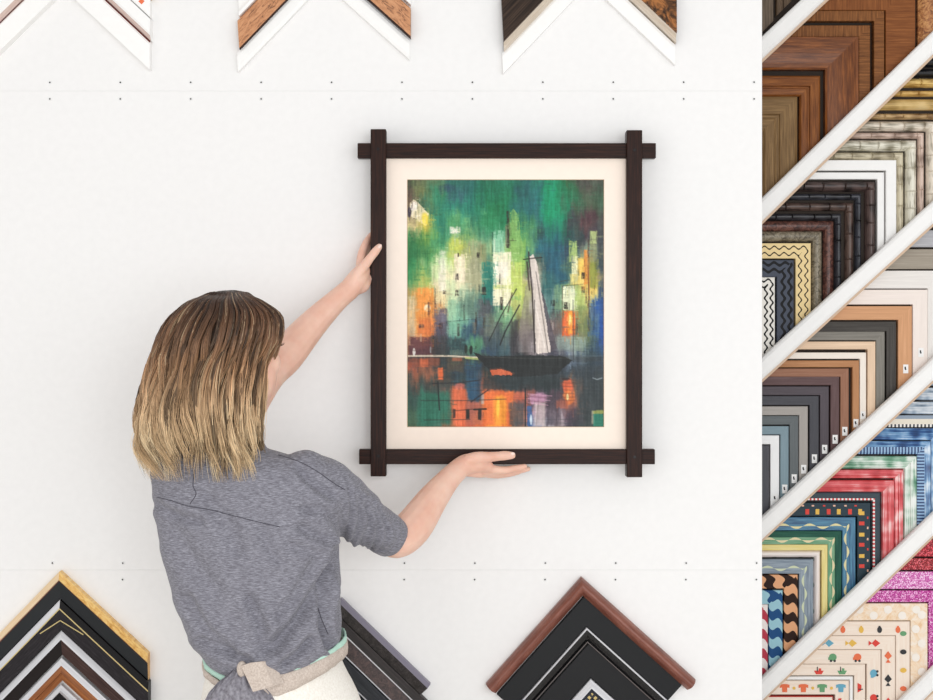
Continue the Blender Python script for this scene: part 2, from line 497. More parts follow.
# bottom middle stack (half behind the woman)
carve = burl((14, 12, 12), (34, 30, 30), (66, 60, 60), .35, 90, 1)
lav = plain((132, 128, 142), .4)
SMs = (1.0, .965)
Lm = 88 * 1.40 * S0
hang('carved black frame corner with lavender grey edge, right behind the woman', (342, 597), 90, 16,
     [(0, .018, 1), (px(3.6), .026, 1), (px(4), .028, 0), (px(14), .02, 0)], [carve, lav], G, sl=SMs, cut=False, length=Lm)
hang('plain charcoal brown frame corner with silver inner line, second down behind the woman', (342, 617), 90, 11,
     [(0, .022, 0), (px(8.4), .024, 0), (px(8.6), .022, 1), (px(9.8), .022, 1)], [wood((38, 34, 34), (64, 58, 56)), silver], G, sl=SMs)
hang('dark reddish brown textured frame corner, third down behind the woman', (342, 632), 90, 18,
     [(0, .018, 0), (px(12.6), .02, 0), (px(12.8), .018, 1), (px(14), .018, 1)], [burl((24, 16, 16), (52, 36, 34), (84, 62, 58), .4, 120, 1), silver], G, sl=SMs)
hang('charcoal black frame corner with silver line, fourth down behind the woman', (342, 653), 90, 18,
     [(0, .02, 0), (px(14), .024, 0), (px(14.2), .02, 1), (px(15.6), .02, 1)], [wood((30, 32, 36), (54, 56, 60)), silver], G, sl=SMs)
hang('black frame corner, lowest visible behind the woman', (342, 676), 90, 18, flat(px(15), .022), [blk], G, sl=SMs)
# bottom right stack
mah = wood((108, 60, 48), (150, 96, 80), .28, 12, 60, spec=.4)
SR = (1.12, .90)
hang('red brown rounded mahogany frame corner, topmost of the bottom right stack', (581, 576), 90, 13,
     [(0, .014, 0)] + [(px(13) * i / 8, .016 + .018 * math.sin(math.pi * i / 8) ** .8, 0) for i in range(1, 8)] + [(px(13), .018, 0)], [mah], G, sl=SR, cut=False, length=(143 * S0, 153 * S0))
hang('wide flat matt black frame corner just inside the red brown one', (584, 595), 90, 22,
     flat(px(21.5), .016), [plain((27, 28, 30), .55, .25)], G, sl=SR, cut=False, length=131 * S0)
gl = plain((12, 11, 12), .15, .6)
hang('glossy black frame corner with thin silver edge in the bottom right stack', (586, 626), 90, 11,
     [(0, .022, 1), (px(1.3), .024, 0), (px(5), .022, 0), (px(9), .016, 0), (px(9.6), .02, 2), (px(10.6), .02, 2)], [gl, silver, plain((95, 88, 86), .4)], G, sl=SR, cut=False, length=116 * S0)
hang('matt black frame corner below the glossy silver edged one', (588, 642), 90, 24,
     flat(px(24), .017), [plain((24, 24, 26), .5, .25)], G, sl=SR, cut=False, length=104 * S0)
hang('white lipped dark frame corner with gold key pattern, lowest of the bottom right stack', (590, 677), 60, 20,
     [(0, .022, 1), (px(5), .03, 1), (px(6), .03, 0), (px(9), .028, 2), (px(12), .028, 0), (px(20), .02, 0)], [plain((44, 48, 58), .3), silver, dentil((200, 176, 110), (30, 30, 34), .012)], G, sl=SR)

# ------------------------------------------------------------------ diagonal display rack beyond the wall's end
YR = .50
SRk = (YR - CAMY) / F
rack = empty('display_rack', P(850, 350, YR), 'white display rack with diagonal rails right of the white wall', 'display rack')
mb = MB(); mb.box((.50, YR + .03, .2), (1.75, YR + .05, 2.6)); mb.build('back_panel', plain((64, 57, 52), .8, .1), rack)  # panel coloured dark to put shade into the gaps between samples
mtan = wood((205, 176, 150), (232, 208, 186), .55, 6, 120)
bars = [((762, 48), (813, 0)), ((762, 209), (933, 42)), ((762, 367), (933, 211)), ((762, 526), (933, 367)), ((762, 686), (933, 521)), ((908, 700), (933, 675))]
for i, (a, b) in enumerate(bars):
    A = P(*a, YR); B = P(*b, YR); d = (B - A).normalized(); n2 = Vector((-d.z, 0, d.x))
    A = A - d * ((A.x - .46) / d.x); B = B + d * ((1.45 - B.x) / d.x)
    if A.z < .15: A = A + d * ((.15 - A.z) / d.z)
    hw = 8.4 * SRk
    def bar(prof, name, mat):
        mb = MB(); mb.loft([[Q + n2 * a_ + Vector((0, b_, 0)) for a_, b_ in prof] for Q in (A, B)], smooth=False)
        return mb.build(name, mat, None, origin=rack.location)
    r = bar([(-hw, -.008), (-hw, -.016), (-hw * .9, -.022), (-hw * .6, -.026), (hw * .6, -.026), (hw * .9, -.022), (hw, -.016), (hw, -.008)], 'rail', M_white); r.parent = rack; r.location = (0, 0, 0)
    for nm, pr, mt in (('web', [(-.005, .029), (-.005, -.008), (.005, -.008), (.005, .029)], M_white),
                       ('wood_strip', [(-hw - 2.6 * SRk, -.0065), (-hw - 2.4 * SRk, -.013), (-hw, -.015), (-hw, -.0065)], mtan)):
        e = bar(pr, nm, mt); e.parent = r; e.location = (0, 0, 0)
        if nm == 'wood_strip': e['label'] = 'bare tan wood strip under the white rail'

def rk(label, cu, cv, w, style, mats, group, h=.018, **kw):
    W = w * SRk - (.0038 if group[:4] == 'glit' else .003)
    prof = style(W, h) if callable(style) else style
    HW = 54 * SRk
    k = dict(y_back=YR + .03 + 0.0)
    k.update(kw)
    # stand the samples forward of the panel so that their faces fall at the rack's plane
    return corner_sample('frame_corner_sample', label, 'frame sample', P(cu, cv, YR + .005), 45, HW, prof, mats, group, **k)
def S(n): return n * SRk
fl = lambda W, h: flat(W, h)
rd = lambda W, h: rnd(W, h * .45, h)
sc_ = lambda W, h: scoop(W, h, h * .5)
stp = lambda W, h: stepped(W, h)

R1 = 'brown wood frame corners in the top rows of the rack'
br = wood((96, 50, 18), (164, 102, 48), .35, 10, 190)
brx = wood((94, 54, 24), (162, 106, 58), .4, 12, 300, cross=True)
brd = wood((88, 44, 16), (156, 92, 42), .3, 12, 150, spec=.35)
oak = wood((104, 78, 48), (158, 126, 84), .5, 10, 220)
rk('greyish brown frame corner above the topmost rail, at the left', 774, -56, 14, fl, [wood((84, 72, 60), (124, 108, 92))], R1)
rk('darker grey brown frame corner above the topmost rail, right of the greyish one', 792, -76, 16, stp, [wood((78, 62, 48), (112, 92, 72))], R1)
rk('brown frame corner tip touching the topmost rail near the photo edge', 820, -102, 24, stp, [brd], R1)
rk('olive oak wide frame corner, smallest at lower left of the brown row', 798, 96, 36, stp, [oak], R1, h=.02)
rk('medium brown stepped frame corner just outside the olive oak one', 820.5, 75.5, 21.5, stp, [br], R1, h=.024)
rk('wide glossy red brown scooped frame corner in the brown row', 857.5, 37.5, 33, sc_, [brd], R1, h=.034)
rk('brown frame corner with cross grain just outside the scooped one', 870.5, 25, 12.5, fl, [brx], R1, h=.022)
rk('narrow ribbed brown frame corner outside a black gap in the brown row', 884.5, 10.5, 11.5, fl, [brx], R1, h=.024)
rk('wide flat brown frame corner with fine cross grain at upper right', 916, -20, 31, fl, [wood((112, 62, 28), (158, 98, 52), .4, 10, 300, cross=True)], R1, h=.02)
rk('golden brown burled carved frame corner at the top right corner', 948, -50, 30, rd, [burl((70, 36, 18), (160, 98, 52), (206, 150, 92), .4, 70, 1)], R1, h=.03)

R2 = 'bamboo and wavy frame corners in the second rack row'
def bam(label, cu, cv, w, c1, c2, metal=.3, h=.018, per=.055):
    rk(label, cu, cv, w, lambda W, hh: rnd(W, hh * .35, hh), [streak([c1, tuple((a+b)/2 for a, b in zip(c1, c2)), c2, c2], .3, 20, 300)], R2, h=h, node=(per, .35))
dk = (24, 20, 20)
rk('white frame corner with black wavy lines, smallest in the second row', 775.5, 277, 19, fl, [waves((244, 240, 232), (10, 8, 8), .024, .0035, (.009, .024), .0026)], R2)
rk('charcoal frame corner with raised wavy ridges beside the white wavy one', 794, 260, 18, fl, [waves((74, 80, 94), (14, 14, 18), .03, .004, (.010, .028), .004)], R2, h=.022)
rk('cream gold frame corner with black wavy lines', 811.5, 243, 16.5, fl, [waves((242, 216, 160), (36, 26, 18), .026, .004, (.012, .029), .0019)], R2)
rk('mottled grey brown carved frame corner beside the cream wavy one', 823, 231, 11, rd, [burl((40, 34, 28), (112, 102, 84), (160, 150, 130), .4, 70, 1)], R2)
rk('dark reddish brown carved frame corner in the second row', 835, 220.5, 11.5, rd, [burl((26, 12, 12), (66, 34, 30), (128, 84, 70), .35, 70, 1)], R2)
bam('black bamboo frame corner, smallest of the dark bamboo ones', 843, 213, 8, (18, 16, 18), (58, 58, 64))
bam('dark brown bamboo frame corner between two black bamboo ones', 855, 202, 9.5, (34, 24, 22), (98, 78, 70))
bam('narrow black bamboo frame corner outside the dark brown bamboo one', 863, 193, 7.5, (16, 16, 18), (66, 68, 76))
bam('dark brown bamboo frame corner just inside the white ones', 876.5, 181, 11, (26, 20, 20), (92, 74, 70), h=.024)
rk('narrow white frame corner just outside the dark bamboo', 885, 172, 8, fl, [M_white], R2)
rk('wide white frame corner just inside the champagne bamboo', 896.5, 160, 11.5, fl, [M_white], R2, h=.024)
bam('champagne bamboo frame corner just outside the white ones', 905.5, 151.5, 9, (120, 108, 84), (214, 204, 178))
bam('pale silver bamboo frame corner with long joints', 918, 139.5, 12, (128, 122, 100), (236, 232, 216), h=.026)
bam('thin rosy silver bamboo frame corner', 926, 131.5, 7.5, (120, 96, 84), (222, 198, 184))
bam('silver bamboo frame corner outside the thin rosy one', 938, 120.5, 11, (132, 124, 106), (238, 228, 212), h=.026)
bam('thin antique gold bamboo frame corner above the silver bamboo', 946, 112.5, 7, (104, 72, 40), (216, 184, 134))
rk('smooth rounded gold frame corner among the gold bamboo ones', 960, 98.5, 12, rd, [streak([(150, 118, 60), (214, 182, 118), (236, 212, 160)], .3, 4, 300)], R2, h=.026)
bam('thin bright gold bamboo frame corner above the smooth gold one', 968, 89.5, 7, (140, 98, 44), (228, 190, 116))
bam('gold bamboo frame corner just under the glossy black one', 980, 77.5, 10, (150, 110, 50), (238, 204, 128), h=.026)
rk('glossy black frame corner above the gold bamboo', 989, 68, 9, rd, [plain((22, 24, 30), .2, .6)], R2)
rk('glossy black frame corner nearest the rail, highest of the second row', 1000, 57, 10, rd, [plain((22, 24, 30), .2, .6)], R2, h=.026)

R3 = 'plain coloured wood frame corners in the third rack row'
def pl3(label, cu, cv, w, c, st=True, dc=14, mk=True, rough=.45, **kw):
    c1 = tuple(max(0, x - dc) for x in c); c2 = tuple(min(255, x + dc * .6) for x in c)
    stk = None
    if st:
        stk = ((82 - 10 - 9) * SRk, w * SRk * .42, .0182, min(5.2, w * .62) * SRk, mk)
    return rk(label, cu, cv, w, fl, [wood(c1, c2, rough, 8, 200, off=cu)], R3, sticker=stk, **kw)
pl3('silver grey frame corner, highest of the third row by the rail', 987, 230, 18, (186, 186, 190), False)
pl3('wide taupe frame corner under the silver grey one', 967, 249, 21, (168, 158, 144), False)
pl3('wide whitewashed frame corner under the taupe one', 946.5, 270.5, 19, (240, 235, 230), False, 8)
pl3('off-white frame corner inside the whitewashed one', 928.5, 289.5, 16, (248, 236, 228), True, 6)
pl3('peach oak frame corner inside the off-white one', 912.8, 306, 15, (218, 164, 122), True, 12)
pl3('dark charcoal wood frame corner inside the peach oak one', 897, 321.5, 11, (74, 70, 66), False, 18)
pl3('mid grey weathered frame corner inside the dark charcoal one', 885.5, 331.5, 10, (136, 132, 124), False, 14)
pl3('light blond oak frame corner inside the weathered grey one', 875.8, 341.5, 9, (238, 208, 178), False, 12, h=.022)
pl3('cream frame corner inside the blond oak one', 867, 352.5, 7.5, (250, 240, 228), True, 5)
pl3('orange tan frame corner inside the cream one', 860, 360.5, 8, (190, 136, 94), True, 14)
pl3('reddish tan frame corner inside the orange tan one', 849.5, 368.5, 9.5, (160, 114, 90), True, 12)
pl3('plum brown frame corner inside the reddish tan one', 840, 376.5, 10, (104, 80, 80))
pl3('mauve grey frame corner inside the plum brown one', 829.5, 386.5, 10, (88, 80, 86), dc=9)
pl3('slate grey frame corner inside the mauve grey one', 819.5, 396, 10.5, (78, 78, 84), dc=8)
pl3('light warm grey frame corner between slate and green grey', 808.5, 406.5, 10, (174, 168, 162), dc=7)
pl3('greenish grey frame corner inside the light warm grey one', 799, 416, 10, (104, 110, 112), dc=8)
pl3('pale blue grey frame corner inside the greenish grey one', 789.3, 426.3, 9.5, (134, 156, 166), dc=8)
pl3('pure white frame corner at the lower left of the third row', 779.8, 435.6, 10, (250, 250, 250), dc=3)
pl3('dark grey frame corner, smallest of the third row', 769.8, 445.5, 11, (84, 84, 90), False, 8)

R4 = 'painted colourful frame corners in the fourth rack row'
blue = streak([(22, 48, 92), (48, 92, 148), (120, 166, 208), (226, 236, 244)], .3, 10, 200)
bw = streak([(40, 50, 70), (150, 168, 186), (216, 222, 228), (238, 238, 238)], .3, 9, 150)
rk('pale blue grey frame corner, highest visible in the fourth row', 998, 374, 13, sc_, [bw], R4)
rk('white and blue streaked frame corner, second highest in the fourth row', 984.5, 388, 13.5, sc_, [bw], R4)
rk('white and grey streaked frame corner above the beaded cream one', 971, 402, 13.5, sc_, [bw], R4)
def bead(W, h): return [(0, h, 2), (W*.3, h, 0), (W*.75, h*.8, 1), (W, h*.75, 1)]
rk('cream frame corner with a beaded inner edge', 957.5, 415.5, 13, bead, [plain((240, 232, 216), .45), dentil((244, 240, 232), (60, 64, 70), .010), plain((150, 164, 180), .4)], R4)
rk('blue and white streaked frame corner under the beaded cream one', 944.5, 428.5, 13, sc_, [blue], R4)
def den(W, h): return [(0, h, 0), (W*.3, h*.9, 0), (W*.45, h*.8, 1), (W*.85, h*.8, 1), (W, h*.7, 1)]
rk('blue frame corner with a notched pale blue band', 931.5, 441.5, 14, den, [blue, dentil((32, 62, 112), (150, 186, 220), .0085)], R4)
grn = streak([(40, 110, 76), (120, 170, 140), (226, 236, 226), (246, 248, 244)], .35, 7, 420)
red = streak([(170, 30, 40), (210, 62, 70), (236, 120, 124), (252, 236, 232)], .35, 7, 420)
red2 = streak([(176, 36, 44), (214, 70, 76), (226, 100, 104), (250, 210, 208)], .35, 6, 520)
rk('green and white striped frame corner', 918, 456.5, 14, stp, [grn], R4)
rk('red streaked frame corner just inside the green striped one', 904.5, 470, 10, stp, [red], R4)
rk('red frame corner with pink stripes just outside the dark checked one', 894.5, 480.5, 13, stp, [red2], R4, h=.024)
def band2(W, h): return [(0, h*.8, 0), (W*.12, h, 0), (W*.62, h, 0), (W*.64, h*1.1, 1), (W*.84, h*1.1, 1), (W*.86, h*.9, 2), (W, h*.9, 2)]
rk('dark slate frame corner with red and white checked inner line', 881.5, 492.5, 10.5, band2, [plain((62, 76, 84), .4), dentil((214, 60, 60), (246, 240, 236), .010), plain((26, 28, 34), .4)], R4)
SQ = [(-.5, -.5), (.5, -.5), (.5, .5), (-.5, .5)]
def RC(w, h): return [(-w/2, -h/2), (w/2, -h/2), (w/2, h/2), (-w/2, h/2)]
def blocks(arm, put, L):
    s = .028; i = 0
    while s < L - .01:
        put(RC(.8, 1.15) , s, S(9), .018, 1 + (4 if i % 2 else 1), .0125)
        put(RC(.7, .45), s + .012, S(3), .018, 1 + (6 if i % 3 else 4), .009)
        s += .027 if i % 2 == 0 else .030; i += 1
rk('dark teal frame corner with red, yellow and white blocks', 871.3, 503, 14.5, fl, [plain((44, 62, 72), .4)], R4, decor=blocks)
rk('blue frame corner with pale yellow wisps', 856.3, 517.5, 14.5, fl, [wisps((34, 84, 122), (226, 216, 160), (78, 138, 168))], R4)
rk('green frame corner with pale wisps beside the blue wispy one', 842, 531.5, 14, [(0, .018, 1), (S(6), .018, 1), (S(6.2), .016, 0), (S(13.2), .016, 0)], [wisps((78, 140, 96), (232, 216, 170), (130, 176, 140)), wood((22, 74, 60), (44, 104, 84))], R4)
rk('narrow pale yellow frame corner inside the green one', 828.3, 545, 7, fl, [wood((232, 212, 130), (246, 232, 170))], R4)
rk('narrow pinkish white frame corner inside the pale yellow one', 821.8, 551.3, 8, rd, [wisps((240, 226, 220), (150, 160, 150), (250, 242, 236))], R4)
rk('blue grey frame corner with pale green wisps', 814, 559.8, 15.5, fl, [wisps((112, 126, 142), (206, 214, 178), (152, 166, 178))], R4)
rk('dark brown frame corner with peach curvy shapes', 798.3, 575.2, 15, fl, [blobwave((44, 22, 14), (232, 172, 128), .05, .55, 1.0, .040)], R4)
rk('navy frame corner with light blue curvy shapes', 783.2, 590.8, 15, fl, [blobwave((30, 78, 130), (160, 204, 216), .05, .55, 1.0, .040)], R4)
rk('red and white curvy striped frame corner, smallest of the fourth row', 768.4, 605, 12, fl, [blobwave((190, 60, 78), (246, 236, 232), .052, .45, 1.0, .040)], R4)

R5 = 'glitter and nursery print frame corners in the bottom rack row'
rg = glitter((110, 6, 20), (190, 18, 40), (244, 110, 124)); rg2 = glitter((100, 4, 16), (176, 16, 34), (240, 120, 130))
pg = glitter((186, 70, 150), (224, 120, 196), (255, 232, 250)); pg2 = glitter((160, 30, 120), (214, 76, 176), (250, 200, 236))
rk('red glitter frame corner, highest of the bottom row', 992, 540, 18.5, fl, [rg], R5)
rk('darker red glitter frame corner just above the pink glitter', 973, 558.8, 13, fl, [rg2], R5)
rk('light pink glitter frame corner', 960, 572, 19, fl, [pg], R5)
rk('deep pink glitter frame corner just above the animal map print', 941, 591, 13, fl, [pg2], R5)
def disc(n=14, rx=.5, ry=.5, cx=0, cy=0): return [(cx + rx * math.cos(2*math.pi*k/n), cy + ry * math.sin(2*math.pi*k/n)) for k in range(n)]
cream = wood((246, 226, 208), (253, 240, 226), .5, 8, 150)
def mapd(arm, put, L):
    for i in range(5): put(disc(), .03 + i * .038, S(6 + 6 * (i % 2)), .018, 1 + 8, .022)
DECM.append(plain((252, 244, 234), .5))
rk('cream map print frame corner with white cloud spots', 928.5, 604, 18.5, fl, [burl((236, 196, 150), (248, 222, 190), (252, 238, 222), .5, 30, 1)], R5, decor=mapd)
def bottles(arm, put, L):
    for i, c in enumerate([0, 2, 1, 0, 4] if arm == 0 else [3, 2, 1, 0, 5]):
        s = .032 + i * .049
        if s < L - .02:
            put(disc(12, .32, .42, 0, -.1), s, S(7.5), .018, 1 + c, .021); put(RC(.26, .3), s, S(7.5) - .0052, .018, 1 + c, .021)
rk('cream nursery frame corner printed with small bottles', 910.7, 622, 15.5, fl, [cream], R5, decor=bottles)
def fishes(arm, put, L):
    for i, c in enumerate([4, 1, 5, 2] if arm == 0 else [0, 2, 4, 5]):
        s = .052 + i * .062
        if s < L - .02:
            put([(-.45, 0), (-.05, .42), (.5, 0), (-.05, -.42)], s, S(7.2), .018, 1 + c, .024)
            put([(-.4, 0), (-.8, .28), (-.8, -.28)], s, S(7.2), .018, 1 + c, .024)
rk('cream nursery frame corner printed with diamond shaped fish', 896, 636.5, 15, fl, [cream], R5, decor=fishes)
def cars(arm, put, L):
    for i, c in enumerate([0, 3, 4] if arm == 0 else [5, 4, 3]):
        s = .062 + i * .066
        if s < L - .02:
            put(disc(14, .42, .4), s, S(7.2), .018, 1 + c, .0245); put(RC(.5, .3), s + .006, S(7.2) + .004, .018, 1 + c, .0245)
            put(disc(8, .14, .14, 0, -.4), s + .005, S(7.2), .0183, 1 + 2, .0245); put(disc(8, .14, .14, 0, -.4), s - .005, S(7.2), .0183, 1 + 2, .0245)
rk('cream nursery frame corner printed with round little cars', 881.5, 650.5, 15.5, fl, [cream], R5, decor=cars)
def boats(arm, put, L):
    for i, c in enumerate([3, 4, 4] if arm == 0 else [4, 3, 0]):
        s = .062 + i * .062
        if s < L - .02:
            put([(-.6, .1), (-.35, -.35), (.35, -.35), (.6, .1)], s, S(7), .018, 1 + c, .0215); put(RC(.12, .6), s + .004, S(7) - .006, .018, 1 + 2, .0215); put(RC(.3, .3), s - .003, S(7) - .005, .018, 1 + c, .0215)
rk('cream nursery frame corner printed with little boats', 866, 665, 12.5, fl, [cream], R5, decor=boats)
rk('narrow plain white frame corner between boats and shirts prints', 853.2, 677, 4.5, fl, [M_white], R5, h=.022)
def shirts(arm, put, L):
    for i, c in enumerate([5, 3, 0, 0] if arm == 0 else [4, 3, 4]):
        s = (.022 if arm == 0 else .06) + i * .05
        if s < L - .02:
            put([(-.3, -.5), (.3, -.5), (.34, .1), (.6, .0), (.6, .4), (.25, .5), (-.25, .5), (-.6, .4), (-.6, 0), (-.34, .1)], s, S(7.5), .018, 1 + c, .0215)
            put(disc(8, .2, .2), s + .025, S(7.5), .018, 1 + 1, .0215)
rk('cream nursery frame corner printed with little shirts', 849.8, 681.2, 15.5, fl, [cream], R5, decor=shirts)
rk('plain cream frame corner with red outer edge, lowest in the bottom row', 834, 696.8, 15, [(0, .016, 1), (S(1), .018, 0), (S(14), .018, 0)], [cream, plain((190, 70, 60), .5)], R5)
rk('cream frame corner tip below the lowest rail at the right', 1003, 690, 18, fl, [cream], R5)
# ------------------------------------------------------------------ the framed painting
YF = -.060
fr = empty('framed_painting', P(506, 303, -.034), 'dark brown crossed-corner wooden frame with a cream mat and an abstract harbour painting', 'framed painting')
dwood = wood((24, 10, 7), (60, 33, 23), .42, 12, 300, spec=.15)
def pxbox(name, u0, v0, u1, v1, y0, y1, mat, parent, bev=.0015, label=None):
    a = P(u0, v1, y0); b = P(u1, v0, y0)
    mb = MB(); mb.box((a.x, y0, a.z), (b.x, y1, b.z))
    o = mb.build(name, mat, parent, label)
    if bev:
        m = o.modifiers.new('b', 'BEVEL'); m.width = bev; m.segments = 2; m.limit_method = 'ANGLE'
    return o
pxbox('rail', 357.5, 143, 656, 158, -.060, -.036, dwood, fr)
pxbox('rail', 359, 449.3, 655, 464.3, -.060, -.036, dwood, fr)
pxbox('stile', 370.5, 129, 386, 476.5, -.070, -.034, dwood, fr)
pxbox('stile', 626.8, 130, 642.3, 477.3, -.070, -.034, dwood, fr)
for u, v in ((378, 149), (634.6, 150), (378.3, 456), (634.5, 457)):
    c = P(u, v, -.070); mb = MB()
    mb.tube([c + Vector((0, .002, 0)), c + Vector((0, -.0016, 0))], .0034, 10)
    mb.build('peg', plain((22, 12, 12), .3), fr)
# mat board with a bevelled window
mo = (384, 156, 629, 451.5); mi_ = (407.6, 180, 603.6, 426.6)
mb = MB()
def ring(u0, v0, u1, v1, y): return [mb.add(P(a, b, y)) for a, b in ((u0, v1), (u1, v1), (u1, v0), (u0, v0))]
r0 = ring(*mo, -.0475); r1 = ring(mi_[0] - .6, mi_[1] - .6, mi_[2] + .6, mi_[3] + .6, -.0475); r2 = ring(*mi_, -.0455); r3 = ring(*mo, -.0445)
for k in range(4):
    k2 = (k + 1) % 4
    mb.face((r0[k], r0[k2], r1[k2], r1[k])); mb.face((r1[k], r1[k2], r2[k2], r2[k]), 1); mb.face((r3[k2], r3[k], r0[k], r0[k2])); mb.face((r2[k], r2[k2], r3[k2], r3[k]))
mb.build('mat_board', [plain((255, 240, 226), .75, .15), plain((214, 190, 160), .7, .1)], fr)
pxbox('backing_board', 385, 157, 628, 450.5, -.0425, -.039, plain((170, 150, 120), .8), fr, 0)

# the painting itself: colours brushed in on a fine mesh
R_ = 1.6
U0, V0, U1, V1 = 407.0, 179.4, 604.2, 427.2
NX = int((U1 - U0) * R_); NY = int((V1 - V0) * R_)
UU, VV = np.meshgrid(np.linspace(U0, U1, NX), np.linspace(V0, V1, NY))
base = """
464a38 60704c 4c7858 2a6a5c 1f5f5a 206c50 1e7054 1f6058 1f7560 14845c 34643f 46463f 3f4c40
5a4a40 6c7448 2e7a58 2a5e60 1f6a5e 17724e 17724e 235c5c 246a68 0f8a5c 2c6a4a 4a5c46 3f6048
74604c 3f6a50 2a8064 28806a 248068 1c7a4c 1a7c50 206c60 22686c 108c62 3f5c46 46543f 40604a
d8c890 c8b84c 2c8064 4c9860 34785c 2a8454 1f7e50 3a8058 24605c 168060 3a5048 5a3f40 4a4c48
347844 6a9c48 3c8c60 84b070 84a868 4a8c68 3f9460 5c9c5c 246068 1c7060 2c4c4c 4a3a42 3c4448
246c3c 3c8048 70b068 b8c868 a0a870 8cb080 a8c890 84b85c 1f5f6c 204f60 2c4858 708070 4c5450
2c8850 6aa060 c8d8a0 e8e8a8 9c9c7c 508068 e8e8c0 a8c860 4c5c50 1f5468 5c7858 d8d070 3c4c50
4a9058 a0b860 e8dcb0 f0eac0 a8a880 207060 e8e4b0 b8c45c c8b8a0 24585c 8ca890 e8c060 38485c
a08850 e0a858 e8d4a0 d0e0b8 5c8070 1f5c60 dce098 c0c870 d8ccc0 2c585c 88a870 e8d880 304c6c
d8a868 e89444 c89068 88c0a0 4c6868 2c4c54 b8d080 a0a860 dcd0c8 304c50 90b878 b8a85c 2c4c78
e0b078 e88c3c 6c5c60 70a890 486878 4c4c50 6c9470 6c6450 d4c8c0 5c5458 90805c 6c7448 1f4c98
b07858 d07848 3c3c48 4c8880 3a5c6c 3c4c50 4c5c5c 3c3034 c8b8b0 504c58 8c8c84 5c6c50 2450a0
5c3f40 3c3438 2c3438 506850 4c7c60 30485c 345058 343034 988c90 3c3c48 6c7c90 3c5058 2c4c68
b05840 8c5840 2c3434 2c3c48 2a2c30 30342e 242c2c 202626 262a2c 242c30 303c44 2c3c48 304050
34403c 34403c 403c34 2c4850 343c38 c06040 28343a 243034 243434 30363a 5c4c40 303a3e 34403e
2c4c44 2f6050 3c4c48 c06848 304c5c d87040 d86c40 8c5048 50404c 4c3a44 a06048 303a3c 343e3e
3c5c44 2c6c58 3c6c5c d86440 a85c48 e8903c e86c38 c87044 a888a8 988890 4c3c48 343c3c 34443e
3f5840 2f6450 486050 e06838 d85c34 f0a030 f08030 44505c 7c88ac b0a4a0 3c3844 303c3c 38483f
"""
rows = [[tuple(int(t[i:i+2], 16) for i in (0, 2, 4)) for t in l.split()] for l in base.strip().split('\n')]
G_ = np.array(rows, float); gy, gx = G_.shape[:2]
fx = (UU - U0) / (U1 - U0) * (gx - 1); fy = (VV - V0) / (V1 - V0) * (gy - 1)
def nz(sx, sy, seed):
    """smooth value noise with brush-like proportions"""
    r = np.random.default_rng(seed)
    nxg = int((U1 - U0) / sx) + 3; nyg = int((V1 - V0) / sy) + 3
    g = r.random((nyg, nxg)); X = (UU - U0) / sx; Y = (VV - V0) / sy
    xi = X.astype(int); yi = Y.astype(int); xf = X - xi; yf = Y - yi
    xf = xf * xf * (3 - 2 * xf); yf = yf * yf * (3 - 2 * yf)
    return (g[yi, xi] * (1 - xf) + g[yi, xi + 1] * xf) * (1 - yf) + (g[yi + 1, xi] * (1 - xf) + g[yi + 1, xi + 1] * xf) * yf - .5
fx = np.clip(fx + nz(7, 14, 1) * .9 + nz(3, 9, 2) * .35, 0, gx - 1.001); fy = np.clip(fy + nz(5, 16, 3) * 1.0 + nz(2, 7, 4) * .5, 0, gy - 1.001)
xi = fx.astype(int); yi = fy.astype(int); xf = (fx - xi)[..., None]; yf = (fy - yi)[..., None]
xf = np.clip((xf - .5) * 1.5 + .5, 0, 1); yf = np.clip((yf - .5) * 1.3 + .5, 0, 1)
IM = (G_[yi, xi] * (1 - xf) + G_[yi, xi + 1] * xf) * (1 - yf) + (G_[yi + 1, xi] * (1 - xf) + G_[yi + 1, xi + 1] * xf) * yf
def blend(mask, c):
    global IM
    IM = IM * (1 - mask[..., None]) + np.array(c, float) * mask[..., None]
def rct(u0, v0, u1, v1, c, a=1.0, s=.8, rag=0.0, seed=0):
    du = nz(2.0, 5, 50 + seed) * rag; dv = nz(2.0, 3, 60 + seed) * rag * 2
    m = np.clip((UU + du - u0) / s + .5, 0, 1) * np.clip((u1 - UU + du) / s + .5, 0, 1) * np.clip((VV + dv - v0) / s + .5, 0, 1) * np.clip((v1 - VV + dv) / s + .5, 0, 1)
    blend(m * a, H(c))
def ell(u, v, ru, rv, c, a=1.0, s=.5, rag=.25, seed=0):
    d = ((UU - u) / ru) ** 2 + ((VV - v) / rv) ** 2 + nz(2.5, 6, 90 + seed) * rag * 2
    blend(np.clip((1 - d) / s, 0, 1) * a, H(c))
def line(pts, w, c, a=1.0):
    m = np.zeros_like(UU)
    for (x0, y0), (x1, y1) in zip(pts, pts[1:]):
        L = max(1e-6, (x1-x0)**2 + (y1-y0)**2)
        t = np.clip(((UU-x0)*(x1-x0) + (VV-y0)*(y1-y0)) / L, 0, 1)
        d = np.hypot(UU - x0 - t*(x1-x0), VV - y0 - t*(y1-y0))
        m = np.maximum(m, np.clip((w/2 - d) / .6 + .5, 0, 1))
    blend(m * a, H(c))
def pol(pts, c, a=1.0, rag=0.0):
    m = np.zeros(UU.shape, bool); n = len(pts); X = UU + nz(2, 4, 33) * rag; Y = VV + nz(2, 3, 34) * rag
    for i in range(n):
        x0, y0 = pts[i]; x1, y1 = pts[(i + 1) % n]
        if y0 == y1: continue
        m ^= ((y0 > Y) != (y1 > Y)) & (X < (x1 - x0) * (Y - y0) / (y1 - y0) + x0)
    blend(m.astype(float) * a, H(c))
